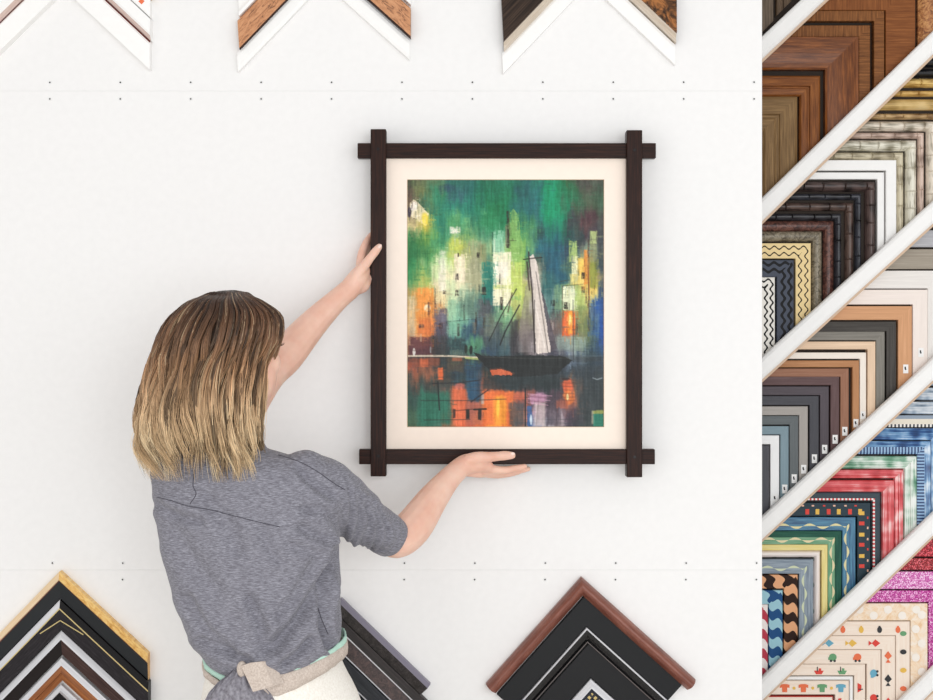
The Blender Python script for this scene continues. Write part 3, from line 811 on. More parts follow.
# sky
rct(427, 196, 439, 250, '3c9a70', .25, 5, 2); pol([(410, 204), (415, 200), (422, 207), (429, 214), (427, 226), (419, 222), (412, 216)], 'f2e2b8', .9, 2.5); ell(425, 219, 4.5, 8, 'ecd440', .85, .7); ell(414, 206, 4, 6, 'f6ece0', .9, .5)
ell(409, 212, 2.5, 6, '2a2440', .8); ell(413, 250, 8, 22, '246c3c', .6, .9, .5, 1)
ell(447, 188, 9, 5, '2a3c5c', .6, .9); ell(549, 204, 13, 26, '0a9060', .75, .9, .4, 3); ell(572, 220, 9, 10, '3c3840', .55, .9, .4, 4); ell(588, 216, 13, 7, '4c3038', .7, .9, .4, 5)
ell(540, 232, 5, 10, '1c3c38', .8, .9, .4, 6); rct(551, 232, 560, 282, '1c5a70', .5, 5, 1.5, 7); ell(590, 190, 10, 6, '503c38', .5, .9, .4, 8)
# pale towers
ell(457, 215, 5, 9, '74b06c', .6, .9); ell(484, 212, 4, 5, '6ab078', .6, .9); rct(463, 217, 470, 240, '88c070', .5, 4, 1, 9)
rct(450, 227, 460, 233, 'f4ecdc', .9, 1.5, 1, 1); rct(449, 238, 464, 250, 'd8d858', .6, 2, 1, 2); rct(439, 250, 446, 292, 'ece8d4', .75, 3, 1, 3)
rct(454, 254, 465, 282, 'f6e8c8', .95, 1.5, .7, 4); rct(446, 280, 456, 320, 'cfe0b0', .7, 3, .8, 5); rct(467, 240, 481, 290, 'a8a884', .6, 3, 1.5, 6)
rct(482, 262, 493, 298, '1c7868', .85, 1.5, .6, 7); rct(480, 244, 486, 262, '807850', .5, 2, 1, 8)
pol([(513, 208), (518, 214), (523, 250), (521, 300), (508, 300), (508, 215)], '8cb860', .8, 1.5)
rct(493, 231, 504, 256, 'a8d8b8', .75, 1.5, 1, 9); rct(493, 252, 511, 306, 'f2ecca', .95, 1.0, .5, 10); rct(493, 285, 514, 289, 'ccd47c', .7, 1, .5, 11)
rct(511, 262, 522, 296, 'c8d468', .8, 1.5, .6, 12); rct(494, 306, 512, 322, '78ac80', .7, 2, 1, 13); rct(495, 262, 508, 278, 'f6efdc', .9, 1, .5, 1)
rct(506.5, 211, 509.5, 248, '302820', .9, .8, .3, 2); rct(505, 224, 510, 229, '66744c', .6, 1, .3); rct(505, 226, 507, 246, '8c8064', .7, 1, .4)
rct(491.8, 232, 493, 256, '204838', .8, .5, .2)
for a in ((455.5,273.5,458.5,280),(455,290,458.5,296),(477,252,479.5,258),(457.5,253,459,257),(499,273,500.6,284),(500,297,503,310),(482,287,486,295),(483,314,485.5,328),(428,300.5,430,303),(443,290.5,446,294),(420,323.5,425,330),(428,313,430,317),(439.5,322,443,329),(457,323.5,459.5,336),(475,312,477,330),(434.6,288,435.8,308)):
    rct(*a, '241c18', .85, .7, .3)
# orange house
rct(417, 288, 434, 336, 'ec9440', .85, 2, .8, 1); rct(418, 318, 434, 336, 'd86c3c', .6, 3, 1, 2); ell(427, 308, 4, 4, 'fae8c0', .85); rct(408.5, 296, 415, 336, 'd8ccac', .6, 2, 1, 3)
rct(434.5, 308, 447.5, 352, '4c4858', .75, 2, 1.2, 4); rct(437, 312, 446, 325, '807890', .4, 2, 1, 5); rct(409, 337, 431, 355, '5a3238', .85, 1, .4, 6); rct(431, 336, 447, 355, '2c2c2c', .8, 2, .8)
for a in ((419,324.5,424,328),(428,302,429.6,315),(438.6,323,442.5,329)): rct(*a, '341c1c', .8, .8, .3)
rct(448, 300, 458, 336, '84b898', .6, 2, 1, 6); line([(446, 322), (475, 319)], .7, '202c30', .7); rct(458, 290, 478, 318, '6c8c74', .5, 3, 1.5, 7); rct(462, 325, 478, 338, '28485c', .7, 3, 1)
rct(446, 338, 466, 356, '24383c', .8, 3, 1, 8); rct(478, 300, 492, 318, '524c50', .7, 2, 1, 9); rct(484, 314, 494, 336, '74806c', .6, 2, 1); ell(476, 344, 10, 9, '5ca070', .7, .8, .4, 2); rct(450, 350, 464, 355, '8c9c88', .5, 1.5, .6)
rct(472.5, 322, 476, 334, 'a07050', .4, 1, .5)
# right towers
rct(569, 241, 577, 262, 'b8d078', .85, 1, .5, 1); rct(571.5, 256, 578, 276, 'f0ecb8', .95, 1, .4, 2); rct(578, 258, 586, 288, 'f2c85c', .9, 1.5, .6, 3); rct(584, 250, 588.5, 284, 'e08838', .85, 1, .4, 4)
rct(590, 231, 597, 244, 'b8c880', .85, 1, .5, 5); rct(590, 244, 597, 262, '909468', .7, 2, 1, 6); rct(589, 262, 597, 288, '8c9438', .8, 2, .8, 7); rct(562, 284, 586, 310, 'a8bc68', .75, 2, 1, 8); rct(554, 284, 563, 310, '94b480', .6, 2, 1, 9)
rct(562.5, 286, 575, 310, 'e6e8c4', .95, 1, .5, 10); rct(570, 274, 582, 285, 'f0d878', .8, 1, .5)
line([(562.3, 286), (562.3, 336)], .9, '2c2418', .8); line([(562.3, 286), (584, 284)], .7, '3c3020', .7); line([(560, 281.5), (569, 280)], .8, '3c3020', .7)
rct(581.5, 272.5, 585, 279, '2c1c10', .9, .7, .2); rct(581.5, 286.5, 585, 293, '2c1c10', .75, .7, .2); rct(564, 302, 568, 309, '1c1810', .95, .7, .2); rct(550.5, 300, 555, 306, '1c1c1c', .85, .7, .2); rct(552, 309, 554.5, 315, '242424', .8, .7, .2)
rct(562, 310.5, 575.5, 336, 'e86830', .95, 1, .5, 11); rct(568, 312, 572.5, 334, 'f8a838', .85, 1.5, .8, 12); ell(570, 320, 1.6, 7, 'fce890', .8)
rct(576, 306, 587, 338, '6c7c4c', .6, 2, 1, 13); line([(588.4, 240), (589, 330)], 1.4, '3c2418', .8); line([(588.6, 262), (589.6, 300)], .8, 'c87838', .8)
rct(590, 298, 603, 336, '1f56a8', .6, 4, 2, 14); rct(548, 312, 562, 334, '705c54', .6, 3, 1, 15); rct(541, 270, 552, 320, '2c6460', .6, 4, 2, 16); rct(576, 318, 578, 340, '40302c', .6, .8)
rct(556, 336, 586, 350, '98ac9c', .6, 3, 1.5, 3); rct(590, 338, 603, 352, '2c4c68', .6, 3, 1, 4)
def smear(n, lw, lh, seed, horiz=0.3, shift=4.0, alpha=.6):
    """short dry brush strokes that drag the paint about"""
    r = np.random.default_rng(seed)
    for _ in range(n):
        x = r.integers(0, NX); y = r.integers(0, NY); ww = max(1, int(r.uniform(.5, 1) * lw * R_)); hh = max(1, int(r.uniform(.4, 1) * lh * R_))
        if r.random() < horiz: ww, hh = hh, ww
        sx = int(np.clip(x + r.normal(0, shift), 0, NX - 1)); sy = int(np.clip(y + r.normal(0, shift * 1.4), 0, NY - 1))
        c = IM[sy, sx] * r.uniform(.86, 1.14)
        x1 = min(NX, x + ww); y1 = min(NY, y + hh)
        a_ = alpha * r.uniform(.4, 1) * (.5 + .5 * r.random((y1 - y, x1 - x, 1)))
        IM[y:y1, x:x1] = IM[y:y1, x:x1] * (1 - a_) + c * a_
smear(5200, 2.2, 9, 21, .22, 4.5, .62)
smear(5000, 1.2, 5, 22, .3, 3.0, .6)
# water
rct(408, 356, 604, 362, '343838', .55, 3, 1, 1); rct(409, 358, 440, 366, 'a85438', .6, 2, 1, 2); rct(420, 359, 428, 367, 'd8683c', .7, 1.5, .6); rct(438, 367.5, 443, 380, 'ec6c38', .9, 1.2, .5); rct(447, 358, 464, 372, '584838', .6, 2, 1); rct(452, 357.5, 462, 361, 'c06848', .6, 1)
line([(408.5, 356), (430, 355.8), (450, 356), (478, 357.5)], 1.6, 'e4d4bc', .9); line([(466, 357.8), (478, 359)], 2, 'b8c070', .8); ell(414, 352, 1.6, 4.5, 'e8e4dc', .9, .4, .1); ell(430.5, 350, 1, 4, '98a8a8', .6, .4, .1)
ell(466, 349, 1.8, 5, '1c241c', .9, .4, .1); ell(471, 350, 2, 5, '141c18', .9, .4, .1)
pol([(473, 352), (484, 356), (500, 356.5), (530, 355), (562, 356), (572, 360), (566, 366), (558, 374), (520, 377), (494, 375), (486, 367)], '1a1e1e', .93, .8)
line([(484, 357), (530, 358.5), (568, 358)], .7, '4c4c44', .5); line([(490, 364), (560, 367)], .7, '48504c', .5); pol([(489, 369), (500, 367.5), (515, 373), (514, 375), (492, 375)], 'e86c40', .85, .6)
rct(466, 362, 482, 400, '1f4c6c', .55, 4, 2, 5); ell(474, 390, 8, 14, '1c4868', .6, .8, .4, 6); rct(483, 377, 560, 390, '222c2e', .8, 3, 1.2, 6)
for i in range(26):
    v = 360 + i * 2.5; u0 = 415 + rng.random() * 120; line([(u0, v), (u0 + 25 + rng.random() * 40, v + rng.random() * 2 - 1)], .8, ('1c2426', '2c3a3c', '4c4038')[i % 3], .35)
rct(453, 388, 467, 426, 'e06c44', .9, 3, 1.5, 7); ell(460, 386, 6, 4, 'd87060', .7, .6); rct(483, 391, 514, 426, 'ea7238', .9, 3, 1.5, 8); rct(494, 396, 506, 426, 'f4a030', .85, 4, 2, 9); ell(498, 408, 2, 12, 'fbd04c', .8, .6, .3)
rct(466, 402, 482, 426, 'b86450', .7, 3, 1.5); rct(481, 394, 484, 404, 'a0b0b8', .6, 1); rct(420, 392, 450, 424, '247058', .75, 5, 2, 2)
line([(438, 382), (439.5, 410)], 1.4, '141c1c', .9); line([(432, 383.5), (458, 383), (480, 380)], 1.0, '1c1c20', .8); line([(421, 400.5), (470, 400.5), (506, 399)], .8, '1c2424', .7); line([(424, 420), (470, 419.5)], .8, '242420', .7)
line([(471, 402), (488, 390)], 1.2, '1c1c24', .9); rct(453, 409, 455.5, 418, '241c18', .85, .8, .4); rct(466, 409, 469.5, 419, '141410', .9, .8, .4); line([(474, 409.5), (486, 409)], 1.8, '141410', .9); rct(478, 409, 481.5, 420, '141410', .85, .8, .5); line([(453, 411), (474, 409)], .8, '302018', .7)
rct(514, 392, 526, 400, 'd86c4c', .7, 2, 1); rct(509, 402, 524, 426, '3c4850', .7, 3, 1.5, 3); line([(525.3, 388), (525.3, 426)], 1.4, '101418', .95); rct(527, 406, 532, 426, '2c5c98', .8, 1.5, .8); ell(531, 420, 1.3, 6, 'dce8f0', .9, .5, .2)
ell(538, 399, 12, 7, 'c08ca8', .85, .6, .4, 3); rct(534, 402, 546, 426, 'c4b4b0', .75, 3, 1.5, 4); rct(546, 396, 560, 426, '443a44', .7, 3, 1.5); line([(538, 404), (536, 426)], .8, '80706c', .6)
for k in range(5): line([(528, 394 + k * 2.2), (552 - k, 396 + k * 2.3)], .7, ('e0a8c0', '6c4050')[k % 2], .6)
ell(568, 386, 7, 9, 'e06038', .85, .6, .5, 1); ell(569, 396, 6, 10, 'e07838', .85, .6, .5, 2); ell(567.5, 397, 1.2, 4, 'f8e8a0', .9, .5, .2); rct(556, 400, 568, 408, 'b05c44', .6, 2, 1.2); ell(566, 379, 5, 1.5, '241c1c', .8)
for k in range(7): line([(560, 379 + k * 3.6), (575, 380 + k * 3.4)], .7, '582c24', .5)
rct(577, 364, 604, 420, '32393c', .55, 5, 2, 6); rct(592.5, 410.5, 604, 414, 'a0a858', .85, 1, .5); rct(593, 414, 604, 427, '248068', .85, 1.2, .5); rct(591.5, 411, 593.5, 424, '9c9880', .7, .8); line([(593, 378), (597, 379.5), (602, 378)], .9, 'a8b4b8', .7)
line([(573, 300), (573.4, 362)], .8, '20282c', .7); line([(576, 356), (603, 356)], .6, '6c8088', .5); line([(594, 300), (594, 330)], .7, '142438', .6); line([(464, 305), (464, 320)], .8, '282820', .6)
smear(1800, 1.4, 6, 23, .6, 2.2, .5)
# sails and rigging
pol([(528.5, 258), (533, 254), (537, 262), (541, 290), (551, 352), (536.5, 354), (533.5, 300), (530, 280)], 'ddd0c6', .95, .8)
pol([(519, 330), (530, 262), (533.5, 290), (535, 352), (514, 352)], '8c8484', .5, 1.2); pol([(541, 290), (545, 300), (557, 348), (551, 352)], '504850', .8, .8)
line([(536, 272), (548, 352)], .9, '4c4440', .6); line([(534, 300), (545, 348)], .8, 'f4ece4', .7); line([(528.6, 252), (532, 290), (535, 352)], 1.3, '281c18', .9); line([(527, 262), (529.5, 290)], 1.6, '3c3024', .8)
line([(523.5, 259.5), (531, 258.5), (542, 257.5)], 1.0, '1c1414', .95); line([(516.5, 289), (501, 316), (489, 341)], 1.0, '181818', .9); line([(519.5, 305), (505, 332), (500, 345)], 1.3, '141414', .95); line([(512, 293), (508, 312)], 1.4, '504030', .7)
line([(494.5, 256), (494.5, 240)], .8, 'e8e8d0', .7); rct(510, 320, 518, 354, '302c30', .7, 3, 1.5, 5); rct(520, 318, 530, 354, '807470', .35, 3, 1.5, 6); line([(534.5, 300), (534.5, 354)], .8, '181818', .8)
pol([(473, 352), (484, 356), (500, 356.5), (530, 355), (562, 356), (572, 360), (566, 366), (558, 374), (520, 377), (494, 375), (486, 367)], '1a1e1e', .75, 1.6)
line([(484, 357), (530, 358.5), (568, 358)], .7, '4c4c44', .5); pol([(490, 370), (500, 369), (513, 373), (512, 375), (493, 375)], 'e86c40', .8, 1.2)
# brush and canvas texture of the paint
tex = nz(1.3, 14, 11) * 26 + nz(12, 1.4, 12) * 12 + nz(1.2, 1.2, 13) * 14 + nz(3, 30, 14) * 16
IM = np.clip(IM + tex[..., None] * (0.55 + IM / 420.0), 6, 252)
LIN = np.where(IM / 255 <= .04045, IM / 255 / 12.92, ((IM / 255 + .055) / 1.055) ** 2.4)
YA = -.0448; d_ = YA - CAMY
vx = (UU - 466.5) * d_ / F; vz = CAMZ + (350 - VV) * d_ / F
o0 = fr.location
verts = np.stack([vx - o0.x, np.full_like(vx, YA - o0.y), vz - o0.z], -1).reshape(-1, 3)
ii = (np.arange(NY - 1)[:, None] * NX + np.arange(NX - 1)[None, :]).reshape(-1)
quads = np.stack([ii, ii + NX, ii + NX + 1, ii + 1], -1)
me = bpy.data.meshes.new('print')
me.vertices.add(len(verts)); me.vertices.foreach_set('co', verts.reshape(-1))
me.loops.add(quads.size); me.loops.foreach_set('vertex_index', quads.reshape(-1).astype(np.int32))
me.polygons.add(len(quads)); me.polygons.foreach_set('loop_start', np.arange(0, quads.size, 4, dtype=np.int32)); me.polygons.foreach_set('loop_total', np.full(len(quads), 4, np.int32))
me.update()
ca = me.color_attributes.new('Col', 'FLOAT_COLOR', 'POINT')
ca.data.foreach_set('color', np.concatenate([LIN.reshape(-1, 3), np.ones((NX * NY, 1))], 1).reshape(-1))
me.materials.append(vcol('oil_paint', .45, .25))
po = bpy.data.objects.new('painted_picture', me); COL.objects.link(po); po.parent = fr
po['label'] = 'abstract green and orange harbour scene with a sailing boat'
mod = po.modifiers.new('t', 'SOLIDIFY'); mod.thickness = .0012; mod.offset = -1
# ------------------------------------------------------------------ the woman
w = empty('person', (P(270, 640, -.46).x, -.46, 0), 'woman seen from behind in a grey top and cream apron holding the framed painting', 'person')
skin, nt, b = newmat('skin')
tcn = nt.nodes.new('ShaderNodeTexCoord'); no = N(nt, 'ShaderNodeTexNoise', Scale=22.0, Detail=3.0); nt.links.new(tcn.outputs['Object'], no.inputs[0])
nt.links.new(ramp(nt, no.outputs[0], [(.3, (232, 180, 158)), (.7, (244, 204, 184))]), b.inputs['Base Color'])
b.inputs['Roughness'].default_value = .5; b.inputs['Subsurface Weight'].default_value = .12; b.inputs['Subsurface Radius'].default_value = (.02, .008, .004); b.inputs['Subsurface Scale'].default_value = .5
def chain(mb, pts, n=4, flat=1.0, up=None, seg=14, blunt=False):
    """tapering rounded limb through (u, v, y, radius)"""
    q = cr([(*P(u, v, y), r) for u, v, y, r in pts], n)
    a, z = q[0], q[-1]
    d0 = Vector(q[0][:3]) - Vector(q[1][:3]); d0.normalize(); d1 = Vector(q[-1][:3]) - Vector(q[-2][:3]); d1.normalize()
    pr = []
    for t in (1.0, .9, .7, .4): pr.append((Vector(a[:3]) + d0 * a[3] * t, a[3] * max(.08, math.sqrt(1 - t * t))))
    for x in q: pr.append((Vector(x[:3]), x[3]))
    for t in (() if blunt else (.4, .7, .9, 1.0)): pr.append((Vector(z[:3]) + d1 * z[3] * t, z[3] * max(.08, math.sqrt(1 - t * t))))
    mb.tube([p for p, _ in pr], [r for _, r in pr], seg, flat=flat, up=up)
mb = MB()
# head: skull, jaw, nose, lips, brow, ears
AZ = math.radians(40)
fw = Vector((math.sin(AZ), math.cos(AZ), .04)).normalized(); rt = Vector((math.cos(AZ), -math.sin(AZ), 0)); upv = rt.cross(fw)
HC = P(236, 353, -.47)
def hp(f, r, u): return HC + fw * f + rt * r + upv * u
ax = (fw, rt, upv)
mb.ball(hp(-.008, 0, .022), (.094, .074, .086), 24, 16, axes=ax)
mb.ball(hp(.030, 0, -.036), (.056, .060, .080), 24, 14, axes=ax)
mb.ball(hp(.060, 0, -.088), (.024, .028, .022), 16, 10, axes=ax)
for s in (-1, 1):
    mb.ball(hp(.052, .034 * s, -.022), (.028, .024, .028), 14, 8, axes=ax)
    mb.ball(hp(.072, .03 * s, .024), (.014, .022, .008), 12, 8, axes=ax)
    mb.ball(hp(-.006, .068 * s, -.008), (.016, .006, .026), 14, 10, axes=ax)
    mb.ball(hp(.088, .011 * s, -.028), (.009, .008, .007), 10, 6, axes=ax)
mb.tube([hp(.082, 0, .014), hp(.093, 0, -.006), hp(.102, 0, -.022), hp(.094, 0, -.030)], [.008, .0085, .0105, .008], 12)
mb.tube([hp(.074, -.022, -.050), hp(.087, 0, -.048), hp(.074, .022, -.050)], [.003, .0055, .003], 10)
mb.tube([hp(.074, -.02, -.056), hp(.086, 0, -.057), hp(.074, .02, -.056)], [.003, .006, .003], 10)
# neck and trunk
chain(mb, [(231, 385, -.465, .052), (229, 420, -.475, .050), (226, 452, -.48, .056), (230, 475, -.475, .075)])
def trunk(rows):
    return [[P(u, v, y) + Vector((a * math.cos(t), -bb * math.sin(t), 0)) for t in [2 * math.pi * k / 40 for k in range(40)]] for v, u, y, a, bb in rows]
mb.loft(trunk([(462, 232, -.47, .07, .045), (470, 236, -.465, .13, .075), (490, 242, -.46, .148, .082), (530, 252, -.455, .140, .085), (580, 258, -.455, .125, .082), (640, 272, -.455, .115, .09), (700, 279, -.455, .135, .11), (760, 285, -.455, .17, .13), (810, 285, -.455, .165, .13)]))
for s, u in ((-1, 245), (1, 325)):
    x0 = P(u, 790, -.455).x
    mb.tube([(x0, -.455, .78), (x0 + .0 * s, -.45, .62), (x0, -.445, .48), (x0, -.455, .30), (x0, -.47, .09)], [.088, .078, .056, .050, .036], 18)
    mb.tube([(x0, -.50, .045), (x0, -.44, .05), (x0 + .01 * s, -.34, .035)], [.034, .036, .028], 14)
# left arm, reaching to the left side of the frame
chain(mb, [(190, 474, -.43, .048), (232, 430, -.33, .042), (266, 377, -.215, .0385), (286, 355, -.18, .0405), (312, 325, -.14, .033), (336, 301, -.112, .0255), (350, 289, -.096, .024)], 5)
# left hand
chain(mb, [(347, 292, -.098, .023), (356, 281, -.090, .024), (362, 271, -.078, .019), (362, 264, -.068, .012)], 5)
chain(mb, [(352, 287, -.092, .02), (361, 284, -.078, .021), (366, 279, -.066, .014)], 4)
for f in ([(360, 267, -.072, .0105), (361.5, 255, -.058, .0098), (365.5, 244, -.042, .0088), (370, 237, -.028, .0078), (374, 233, -.019, .0068)],
          [(362, 270, -.066, .0108), (364, 259, -.050, .0098), (368, 249, -.034, .0088), (373, 243, -.020, .0076), (377, 240, -.017, .0068)],
          [(364, 274, -.060, .0105), (366, 265, -.044, .0096), (370, 257, -.029, .0086), (375, 252, -.019, .0074)],
          [(365, 281, -.056, .0098), (367, 274, -.040, .0088), (371, 268, -.027, .0078), (375, 264, -.019, .0068)]):
    chain(mb, f, 4, seg=12)
chain(mb, [(352, 284, -.104, .0125), (358, 274, -.103, .0128), (365, 265, -.095, .0112), (371, 257, -.088, .0098), (375, 252, -.084, .0098), (379, 247, -.081, .0078)], 4, seg=12)
# right arm, carrying the bottom rail
chain(mb, [(322, 492, -.45, .045), (362, 518, -.36, .029), (384, 533, -.30, .030), (396, 541.5, -.275, .036), (413, 527, -.235, .041), (432, 500, -.185, .034), (448, 480, -.145, .0265), (460, 468, -.118, .0235)], 5)
chain(mb, [(456, 471, -.122, .0225), (466, 464.5, -.110, .0235), (478, 463.5, -.100, .0215), (487, 466, -.088, .0145)], 5)
chain(mb, [(468, 470, -.085, .015), (480, 472, -.070, .0135), (490, 471.5, -.06, .0115)], 4)
for f in ([(482, 467, -.092, .0115), (495, 469.5, -.080, .0098), (506, 470, -.072, .0088), (517, 468, -.064, .008), (525, 466.5, -.059, .0062)],
          [(484, 470.5, -.077, .0115), (498, 473, -.064, .0098), (510, 472, -.054, .0088), (520, 470.2, -.046, .008), (528, 468.8, -.040, .0065)],
          [(483, 472.5, -.062, .011), (496, 474.5, -.050, .0095), (508, 473.6, -.041, .0086), (518, 471.6, -.034, .0075)],
          [(480, 472, -.050, .0098), (491, 474, -.040, .0086), (501, 473.5, -.032, .0078), (508, 472, -.027, .0068)]):
    chain(mb, f, 4, seg=12)
chain(mb, [(468, 460, -.122, .0145), (478, 458, -.116, .0145), (490, 457, -.106, .0118), (499, 456.2, -.097, .0106), (505, 455.6, -.092, .0108), (512, 455.4, -.087, .0085)], 4, seg=12)
body = mb.build('body', skin, w)
bake(body, ('REMESH', dict(mode='VOXEL', voxel_size=.0028)), ('SMOOTH', dict(factor=.5, iterations=3)))
# eyes, nails
for s in (-1, 1):
    mb = MB(); mb.ball(hp(.066, .031 * s, .006), .0122, 16, 10, axes=ax, mi=0); mb.ball(hp(.0742, .031 * s, .006), (.0045, .0055, .0055), 12, 8, axes=ax, mi=1)
    mb.build('eye', [plain((238, 234, 230), .3), plain((66, 80, 84), .2)], w)
    mb = MB()
    for k in range(9):
        r = .031 * s + (k - 4) * .0028
        mb.tube([hp(.080, r, .011), hp(.086, r * 1.03, .013), hp(.089, r * 1.06, .017)], [.0007, .0005, .0002], 4)
    mb.build('eyelash', plain((60, 40, 30), .6), w)
nail = plain((246, 214, 200), .25, .5)
for (a, y, dr) in (((379.6, 246.4), -.0893, Vector((.7, 0, .7))), ((512.4, 454.0), -.0952, Vector((1, 0, .05)))):
    c = P(*a, y); mb = MB(); s2 = Vector((-dr.z, 0, dr.x)); mb.ball(c, (.006, .0042, .0014), 14, 8, axes=(dr, s2, Vector((0, 1, 0)))); mb.build('nail', nail, w)

# ---- shirt
M_shirt, nt, b = newmat('heather_knit')
tcn = nt.nodes.new('ShaderNodeTexCoord'); mp = nt.nodes.new('ShaderNodeMapping'); mp.inputs['Scale'].default_value = (110, 110, 900); mp.inputs['Rotation'].default_value = (0, .12, 0)
nt.links.new(tcn.outputs['Object'], mp.inputs[0])
no = N(nt, 'ShaderNodeTexNoise', Scale=1.0, Detail=4.0, Roughness=.7); nt.links.new(mp.outputs[0], no.inputs[0])
nt.links.new(ramp(nt, no.outputs[0], [(.3, (92, 90, 98)), (.5, (128, 127, 136)), (.72, (176, 176, 186))]), b.inputs['Base Color'])
b.inputs['Roughness'].default_value = .9; b.inputs['Specular IOR Level'].default_value = .1; b.inputs['Sheen Weight'].default_value = .15
mb = MB()
def edge_rings(rows, n=56, p=2.3):
    """rings from (v, left u, right u, y centre, half depth)"""
    out = []
    for v, ul, ur, y, bb in cr(rows, 4):
        c = P((ul + ur) / 2, v, y); a = (ur - ul) / 2 * (y - CAMY) / F
        r = []
        for k in range(n):
            t = 2 * math.pi * k / n; ct, st = math.cos(t), math.sin(t)
            r.append(Vector((c.x + a * math.copysign(abs(ct) ** (2 / p), ct), y - bb * math.copysign(abs(st) ** (2 / p), st), c.z)))
        out.append(r)
    return out
mb.loft(edge_rings([(447, 208, 258, -.47, .055), (452, 176, 276, -.468, .066), (459, 155, 306, -.466, .080), (470, 151.5, 325, -.464, .092), (485, 151.5, 338, -.462, .102), (505, 154, 343, -.46, .110), (530, 159, 341, -.46, .115), (560, 167, 339, -.46, .118), (590, 174, 339, -.46, .122), (615, 182, 340.5, -.46, .128), (632, 191, 341, -.46, .130), (645, 200, 340, -.46, .134), (655, 207, 333, -.458, .136), (662, 219, 318, -.456, .130), (667, 236, 290, -.456, .118)]))
chain(mb, [(305, 480, -.47, .060), (326, 490, -.44, .062), (345, 506, -.40, .058), (362, 517, -.36, .053), (378, 527, -.32, .047), (388, 534, -.292, .0435), (392.5, 538, -.280, .042)], 5, seg=24, blunt=True)
chain(mb, [(186, 480, -.44, .062), (204, 458, -.39, .058), (224, 436, -.335, .050), (234, 424, -.31, .046)], 5, seg=24, blunt=True)
# collar of the top
mb.tube([P(228, 448, -.47) + Vector((.062 * math.cos(t), -.060 * math.sin(t), .006 * math.sin(t) * -1)) for t in [2*math.pi*k/28 for k in range(29)]], .012, 10)
shirt = mb.build('shirt', M_shirt, w)
bake(shirt, ('REMESH', dict(mode='VOXEL', voxel_size=.0045)), ('SMOOTH', dict(factor=.6, iterations=6)))
def segd(px_, py_, a, b_):
    L = (b_[0]-a[0])**2 + (b_[1]-a[1])**2 + 1e-9
    t = np.clip(((px_-a[0])*(b_[0]-a[0]) + (py_-a[1])*(b_[1]-a[1])) / L, 0, 1)
    return np.hypot(px_ - a[0] - t*(b_[0]-a[0]), py_ - a[1] - t*(b_[1]-a[1]))
def sculpt(o, folds, base=None, front=True):
    me = o.data; n = len(me.vertices)
    co = np.empty(n * 3); me.vertices.foreach_get('co', co); co = co.reshape(-1, 3)
    no_ = np.empty(n * 3); me.vertices.foreach_get('normal', no_); no_ = no_.reshape(-1, 3)
    L = np.array(w.location); W_ = co + L
    d = W_[:, 1] - CAMY; u = 466.5 + W_[:, 0] * F / d; v = 350 - (W_[:, 2] - CAMZ) * F / d
    wt = np.clip(-no_[:, 1] * 2 + .3, 0, 1)
    disp = np.zeros(n)
    for pts, wd, amp in folds:
        pts = cr(pts, 4); dist = np.full(n, 1e9)
        for a, b_ in zip(pts, pts[1:]): dist = np.minimum(dist, segd(u, v, a, b_))
        disp += (amp * 3.2 if wd > 2.9 else amp) * (np.exp(-(dist / wd) ** 2) - .35 * np.exp(-((dist - wd * 1.7) / wd) ** 2)) * wt
    for i in range(n if base else 0):
        disp[i] += base(W_[i])
    co += no_ * disp[:, None]
    me.vertices.foreach_set('co', co.reshape(-1)); me.update()
folds = [([(262, 528), (267, 543), (277, 560)], 5, -.0018), ([(346, 545), (325, 540), (302, 528)], 5, -.003), ([(343, 548), (318, 552), (290, 546)], 5, -.0022),
         ([(338, 552), (330, 580), (322, 618), (330, 645)], 5, -.006), ([(336, 556), (318, 590), (296, 622), (272, 648)], 7, -.007), ([(316, 560), (300, 590), (280, 616)], 6, -.004),
         ([(345, 540), (338, 524), (326, 512), (305, 508)], 5, -.0026), ([(338, 560), (340, 600), (337, 630)], 3, -.004),
         ([(200, 640), (225, 652), (250, 660)], 4, -.004), ([(188, 600), (205, 630), (230, 650)], 6, -.004), ([(170, 520), (190, 560), (215, 590)], 10, -.003),
         ([(310, 640), (296, 655), (284, 663)], 4, -.004), ([(206, 498), (225, 520), (236, 548)], 9, -.003), ([(300, 470), (312, 482), (330, 495)], 5, -.003),
         ([(158, 505), (175, 515), (200, 522)], 5, -.003), ([(250, 600), (262, 630), (262, 655)], 6, -.004)]
for i, (a, c, wd) in enumerate([((350, 489), (341, 543), 2.6), ((356, 493), (349, 546), 2.2), ((361, 496), (358, 549), 2.4), ((367, 500), (363, 552), 2.0), ((372, 503), (369, 554), 2.4),
                            ((378, 507), (376, 556), 2.0), ((384, 510), (381, 557), 2.2), ((389, 514), (387, 559), 1.8), ((394, 517), (392, 560), 1.8)]):
    m_ = ((a[0] + c[0]) / 2 + 7 + (i % 3) * 2, (a[1] + c[1]) / 2)
    folds.append(([a, m_, c], wd, -.0062 if i < 6 else -.0022))
def shirtnoise(p):
    return .006 * noise.noise(p * 9) + .0035 * noise.noise(p * 17) + .0022 * noise.noise(Vector((p[0] * 16, p[1] * 16, p[2] * 40)))
sculpt(shirt, folds, lambda p: shirtnoise(Vector(p)))
